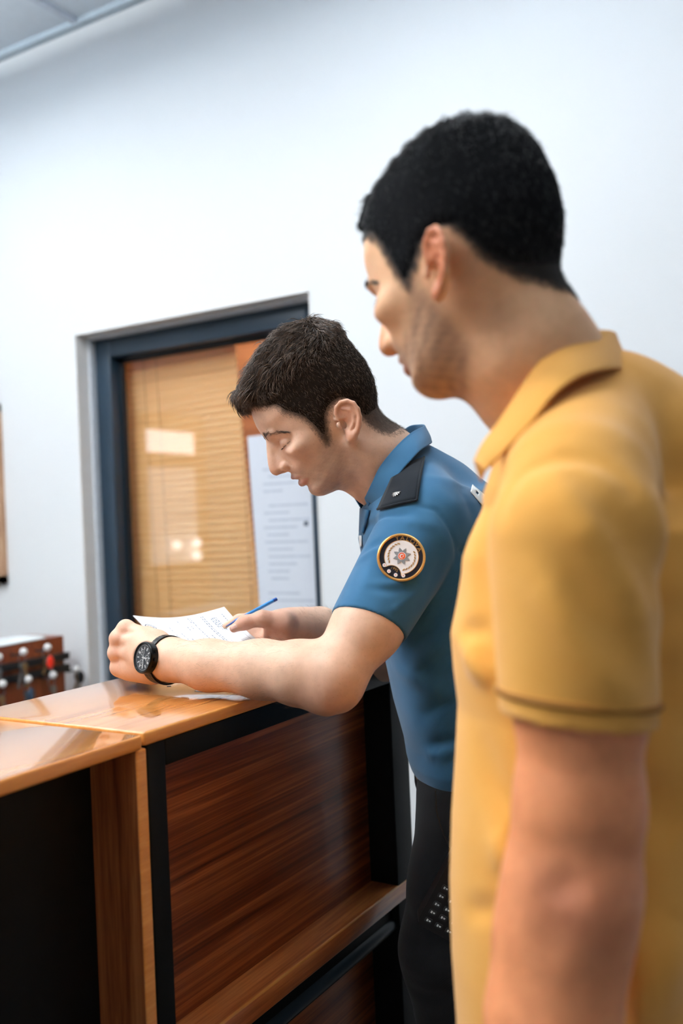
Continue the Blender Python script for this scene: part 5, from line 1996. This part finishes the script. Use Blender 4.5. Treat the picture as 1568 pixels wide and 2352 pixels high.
pr.build('print', [m_ink, m_ink2], pp)

# blank sheet lying on the counter below the forearm
lp = [on_plane(446, 1588, 2, ZT), on_plane(476, 1591, 2, ZT), on_plane(640, 1566, 2, ZT), on_plane(560, 1550, 2, ZT)]
m = MB()
m.add([(p[0], p[1], ZT + .0006) for p in lp] + [(p[0], p[1], ZT + .0001) for p in lp], [(0, 1, 2, 3), (7, 6, 5, 4), (0, 4, 5, 1), (1, 5, 6, 2), (2, 6, 7, 3), (3, 7, 4, 0)])
tag(m.build('paper_sheet', m_paper), 'white sheet lying flat on the honey wood top beneath the forearm', 'paper')

# pen
pa, pb = P(546, 1424, 1.512), P(636, 1375, 1.530)
pen = empty('pen', pa, 'blue ballpoint pen held in the officer\'s far hand', 'pen')
m_pen = plain('pen_blue', srgb(12, 122, 196), .3, .5, coat=.3)
m_pen2 = plain('pen_dark_blue', srgb(10, 66, 140), .35)
dp = (pb - pa) / np.linalg.norm(pb - pa)
MB().tube([pa - dp * .004, pb - dp * .006], .0030, 6).build('barrel', m_pen, pen)
MB().tube([pb - dp * .007, pb - dp * .001, pb], [.0031, .0031, .0024], 12).build('end_plug', m_pen2, pen, True)
MB().tube([pa - dp * .022, pa - dp * .004], [.0006, .0028], 10).build('tip', m_pen2, pen, True)

# wristwatch
axw = P(350, 1508, 1.418) - P(394, 1515, 1.396); axw /= np.linalg.norm(axw)
wx = axw - wn * (axw @ wn); wx /= np.linalg.norm(wx)      # along the arm
wy = np.cross(wn, wx)
if wy @ UP < 0: wy = -wy
wctr = P(380, 1515, 1.4035)                                # middle of the wrist
wc = wctr + wn * .0400                                     # middle of the dial
ww = empty('wristwatch', wc, 'black steel chronograph wristwatch on the officer\'s near wrist', 'watch')
m_wblk = plain('watch_black', srgb(14, 15, 16), .28, .5, .6, .1, 300)
m_wdial = plain('watch_dial', srgb(30, 38, 46), .4)
m_wsil = plain('watch_silver', srgb(214, 218, 220), .3, .5, .5, .02)
disc = lambda r, n=40, cx=0, cy=0: [(cx + r * math.cos(2 * math.pi * k / n), cy + r * math.sin(2 * math.pi * k / n)) for k in range(n)]
MB().prism(disc(.0234), wc, wx, wy, wn, -.011, -.0028).build('case', m_wblk, ww, False)
bz = MB()
rg = []
for r, h in ((.0234, -.0028), (.0234, -.0008), (.0220, .0012), (.0208, .0012), (.0203, -.0012)):
    rg.append([wc + (wx * math.cos(t) + wy * math.sin(t)) * r + wn * h for t in np.linspace(0, 2 * math.pi, 56, endpoint=False)])
bz.loft(rg)
bz.build('bezel', m_wblk, ww, True)
MB().prism(disc(.0205), wc, wx, wy, wn, -.0030, -.0016).build('dial', m_wdial, ww)
dk = MB()
ro_w = math.radians(62)


def dpt(r, an): return (r * math.sin(an + ro_w), r * math.cos(an + ro_w))


def dbar(r0_, r1_, an, w_, h):
    (x0, y0), (x1, y1) = dpt(r0_, an), dpt(r1_, an)
    L_ = math.hypot(x1 - x0, y1 - y0); nx, ny = -(y1 - y0) / L_ * w_, (x1 - x0) / L_ * w_
    dk.prism([(x0 + nx, y0 + ny), (x1 + nx, y1 + ny), (x1 - nx, y1 - ny), (x0 - nx, y0 - ny)], wc, wx, wy, wn, -.0016, h)


for k in range(12): dbar(.0118, .0162, math.radians(30 * k), .0009 if k % 3 else .0014, -.0012)
for k in range(60): dbar(.0176, .0188, math.radians(6 * k), .00022, -.0014)
for an in (90, 210, 330):
    cx, cy = dpt(.0088, math.radians(an))
    for r0_, r1_ in ((.0040, .0046), (.0012, .0016)):
        for k in range(20):
            t0, t1 = 2 * math.pi * k / 20, 2 * math.pi * (k + 1) / 20
            dk.prism([(cx + r * math.cos(t), cy + r * math.sin(t)) for r, t in ((r0_, t0), (r1_, t0), (r1_, t1), (r0_, t1))], wc, wx, wy, wn, -.0016, -.0013)
dk.build('markers', m_wsil, ww)
for nm, r_, an, w_ in (('hour_hand', .0095, math.radians(-62 - 95), .0011), ('minute_hand', .0150, math.radians(-62 + 10 - 180), .0008)):
    dk = MB(); dbar(-.003, r_, an, w_, -.0006); dk.build(nm, m_wsil, ww)
MB().prism(disc(.0204), wc, wx, wy, wn, .0000, .0006).build('crystal', glass_pane('watch_glass'), ww)
cr_ = MB().tube([wc + wx * -.023 - wn * .006, wc + wx * -.0265 - wn * .006], .0028, 14)
for s_ in (-1, 1):
    p0_ = wc + (wx * -math.cos(.5) + wy * s_ * math.sin(.5)) * .0215 - wn * .006
    cr_.tube([p0_, p0_ + (wx * -math.cos(.5) + wy * s_ * math.sin(.5)) * .003], .0018, 10)
cr_.build('crown', m_wblk, ww)
# bracelet of links round the wrist
ctr = wctr
lk = MB()
nl_ = 30
for k in range(nl_):
    t = math.radians(36 + (360 - 72) * (k + .5) / nl_)
    cpos = ctr + wn * math.cos(t) * .0345 + wy * math.sin(t) * .0355
    tg = -wn * math.sin(t) + wy * math.cos(t)
    rd = wn * math.cos(t) + wy * math.sin(t)
    w_ = .0105 - .0015 * math.sin(t / 2)
    for x0, x1 in ((-w_, -w_ * .38), (-w_ * .34, w_ * .34), (w_ * .38, w_)):
        lk.prism([(x0, -.0031), (x1, -.0031), (x1, .0031), (x0, .0031)], cpos, wx, tg, rd, -.0012, .0012)
lk.build('bracelet', m_wblk, ww)
cl_ = ctr - wn * .0355 - wy * .006
MB().prism([(-.009, -.012), (.009, -.012), (.009, .012), (-.009, .012)], cl_, wx, wy, -wn, -.001, .0022).build('clasp', m_wblk, ww)

# handheld radio at the officer's hip
rcn = P(1052, 2030, 1.308)
ra_ = -RT * .47 - UP * .88                      # towards its foot
ra_ /= np.linalg.norm(ra_)
rb_ = RT * .88 - UP * .47; rb_ -= ra_ * (rb_ @ ra_); rb_ /= np.linalg.norm(rb_)
rn_ = np.cross(ra_, rb_)
if rn_ @ FW > 0: rn_ = -rn_
rad = empty('handheld_radio', rcn, 'black handheld radio with pale keypad hanging at the officer\'s hip', 'radio')


def rbox(c, a, b, n, h, r=.004, k=4):
    pts = []
    for sx, sy, st in ((1, 1, 0), (-1, 1, 90), (-1, -1, 180), (1, -1, 270)):
        for i in range(k + 1):
            t = math.radians(st + 90 * i / k)
            pts.append((sx * (a - r) + r * math.cos(t), sy * (b - r) + r * math.sin(t)))
    return pts


m_rad = plain('radio_black', srgb(15, 17, 19), .4)
MB().prism(rbox(0, .072, .029, 0, 0, .010), rcn, ra_, rb_, rn_, -.013, .012).build('case', m_rad, rad)
MB().prism(rbox(0, .018, .022, 0, 0, .002), rcn - ra_ * .024, ra_, rb_, rn_, .0118, .0128).build('screen', plain('radio_screen', srgb(70, 76, 80), .2), rad)
ky = MB()
for i in range(5):
    for j in range(3):
        c_ = rcn + ra_ * (.010 + .0125 * i) + rb_ * (-.016 + .016 * j)
        ky.prism(rbox(0, .0036, .0054, 0, 0, .002, 2), c_, ra_, rb_, rn_, .0118, .0132)
ky.build('keypad', plain('radio_key', srgb(34, 38, 42), .5), rad)
kl = MB()
for i in range(5):
    for j in range(3):
        c_ = rcn + ra_ * (.010 + .0125 * i) + rb_ * (-.016 + .016 * j)
        kl.prism([(-.0016, -.003), (.0016, -.003), (.0016, -.0008), (-.0016, -.0008)], c_, ra_, rb_, rn_, .0130, .0135)
        kl.prism([(-.0010, .0004), (.0010, .0004), (.0010, .0030), (-.0010, .0030)], c_, ra_, rb_, rn_, .0130, .0135)
kl.build('key_legends', plain('key_white', srgb(200, 212, 214), .5), rad)
MB().tube([rcn - ra_ * .071 - rb_ * .016, rcn - ra_ * .16 - rb_ * .016], .005, 12).build('antenna', m_rad, rad, True)
MB().tube([P(1000, 1815, 1.338), P(1003, 1870, 1.334), P(1018, 1915, 1.330), P(1037, 1955, 1.330), P(1060, 1985, 1.325)], .0009, 6).build('cord', m_rad, rad, True)

# ------------------------------------------------------------------ key cabinet behind the counter
YK = 2.50
XK1 = on_plane(146, 1459, 1, YK)[0]
XK0 = on_plane(-160, 1500, 1, YK)[0]
ZK = on_plane(146, 1459, 1, YK)[2]
m_kw = wood('mahogany', srgb(84, 30, 14), srgb(112, 48, 24), srgb(134, 66, 36), (14, 14, 2.4), .35, .15)
kc = empty('key_cabinet', ((XK0 + XK1) / 2, YK + .1, 0), 'reddish brown wooden key cabinet behind the counter, keys hung on its face', 'cabinet')
MB().box(XK0, XK1, YK, YK + .16, 0, ZK, .003).build('body', m_kw, kc, True)
bars = MB()
for y0, y1 in ((1533, 1508), (1561, 1536)):
    za, zb_ = on_plane(0, y0, 1, YK)[2], on_plane(146, y1, 1, YK)[2]
    bars.box(XK0 + .02, XK1 + .012, YK - .014, YK, (za + zb_) / 2 - .012, (za + zb_) / 2 + .012, .002)
bars.build('rails', m_blk2, kc, True)
m_knob = plain('white_knob', srgb(226, 226, 224), .35)
m_steel = plain('key_steel', (0.20, 0.22, 0.24, 1), .35, .5, .8, .2, 120)
m_brass = plain('key_brass', (0.30, 0.22, 0.12, 1), .35, .5, .8, .2, 120)
m_red = plain('red_tag', srgb(236, 44, 20), .4, coat=.3)
m_blue = plain('blue_tag', srgb(44, 62, 80), .4)
hooks = []
for x, y, yy in ((54, 1497, YK - .045), (109, 1487, YK - .045), (-3, 1509, YK - .045), (65, 1560, YK - .05), (122, 1550, YK - .05), (6, 1571, YK - .05), (175, 1537, YK - .012)):
    p = on_plane(x, y, 1, yy)
    h = MB()
    side = x > 150
    root = A_(XK1 - .002, yy + .03, p[2] + .0) if side else A_(p[0] - .012, YK, p[2] - .01)
    h.tube([root, (root + p) / 2 - A_(0, 0, .006), p], .0035, 8)
    st_ = h.build('hook', m_blk2, kc, True)
    MB().ball(p, .0125, 16).build('knob', m_knob, st_, True)
    hooks.append((p, root))


def key_bunch(p, lab, tagm, n, seed, big=1.0):
    rs_ = random.Random(seed)
    e_ = empty('key_bunch', p, lab, 'keys', 'keys hung on the wooden key cabinet')
    rg = [p + A_(.014 * math.cos(t), .002 * math.sin(2 * t), -.016 + .016 * math.sin(t)) for t in np.linspace(0, 2 * math.pi, 20)]
    MB().tube(rg, .0012, 6, 0, False).build('key_ring', m_steel, e_, True)
    for k in range(n):
        a = rs_.uniform(-.45, .45); L_ = rs_.uniform(.05, .065) * big
        d_ = A_(math.sin(a), -.12 + .05 * k, -math.cos(a)); d_ /= np.linalg.norm(d_)
        s_ = np.cross(d_, A_(0, 1, 0)); s_ /= np.linalg.norm(s_); nn = np.cross(s_, d_)
        o_ = p + A_(0, -.004 * k, -.030)
        kb = MB()
        kb.prism([(.011 * math.cos(t), .012 + .012 * math.sin(t)) for t in np.linspace(0, 2 * math.pi, 18, endpoint=False)], o_, s_, d_, nn, -.0012, .0012)
        pf_ = [(-.0042, .022), (-.0042, L_), (0, L_ + .004), (.0042, L_ - .002), (.0026, L_ - .008), (.0042, L_ - .013), (.0022, L_ - .019), (.0042, L_ - .025), (.0042, .022)]
        kb.prism(pf_, o_, s_, d_, nn, -.001, .001)
        kb.build('key', m_steel if k % 2 == 0 else m_brass, e_)
    if tagm is not None:
        c_ = p + A_(.002, -.018, -.044)
        MB().ball(c_, .020, 18, 0, (.75, .28, 1.1)).build('key_tag', tagm, e_, True)
    return e_


H_ = [h[0] * .85 + h[1] * .15 + A_(0, 0, -.004) for h in hooks]
key_bunch(H_[0], 'long bunch of keys on the upper hook next to the red tagged one', None, 4, 1, 1.3)
key_bunch(H_[1], 'keys with a bright red oval tag on the upper hook of the wooden cabinet', m_red, 3, 2)
key_bunch(H_[2], 'bunch of keys on the upper hook at the very left edge of the view', None, 3, 3)
key_bunch(H_[3], 'keys with a dark blue tag on the lower hook of the wooden cabinet', m_blue, 3, 4)
key_bunch(H_[4], 'bunch of keys on the lower hook below the red tag', None, 3, 5, 1.1)
key_bunch(H_[5], 'bunch of keys on the lower hook at the very left edge of the view', None, 2, 6)
key_bunch(H_[6] + A_(.012, 0, .02), 'dark bunch of keys hung on the side of the wooden cabinet nearest the window', m_blk2, 4, 7)

# crumpled white bag on the cabinet
v, f = [], []
na, nb = 26, 10
for i in range(na):
    for j in range(nb):
        u, w_ = i / (na - 1), j / (nb - 1)
        x = XK0 + .02 + (XK1 - .10 - XK0) * u
        y = YK - .004 + .15 * w_
        z = ZK + .004 + (.016 + .008 * math.sin(7 * u + 3 * w_) + .005 * math.sin(19 * u - 5 * w_)) * math.sin(math.pi * min(1, w_ * 1.0 + .12)) * (1 - u * .75)
        if j == 0: z = ZK + .002 - .004 * (1 - u)
        v.append((x, y, z))
for i in range(na - 1):
    for j in range(nb - 1):
        f.append((i * nb + j, (i + 1) * nb + j, (i + 1) * nb + j + 1, i * nb + j + 1))
o = from_data('plastic_bag', v, f, plain('white_film', srgb(232, 240, 242), .25, .5, var=.01), None)
o.modifiers.new('thickness', 'SOLIDIFY').thickness = .002
tag(o, 'crumpled white plastic bag lying on top of the wooden key cabinet', 'bag')
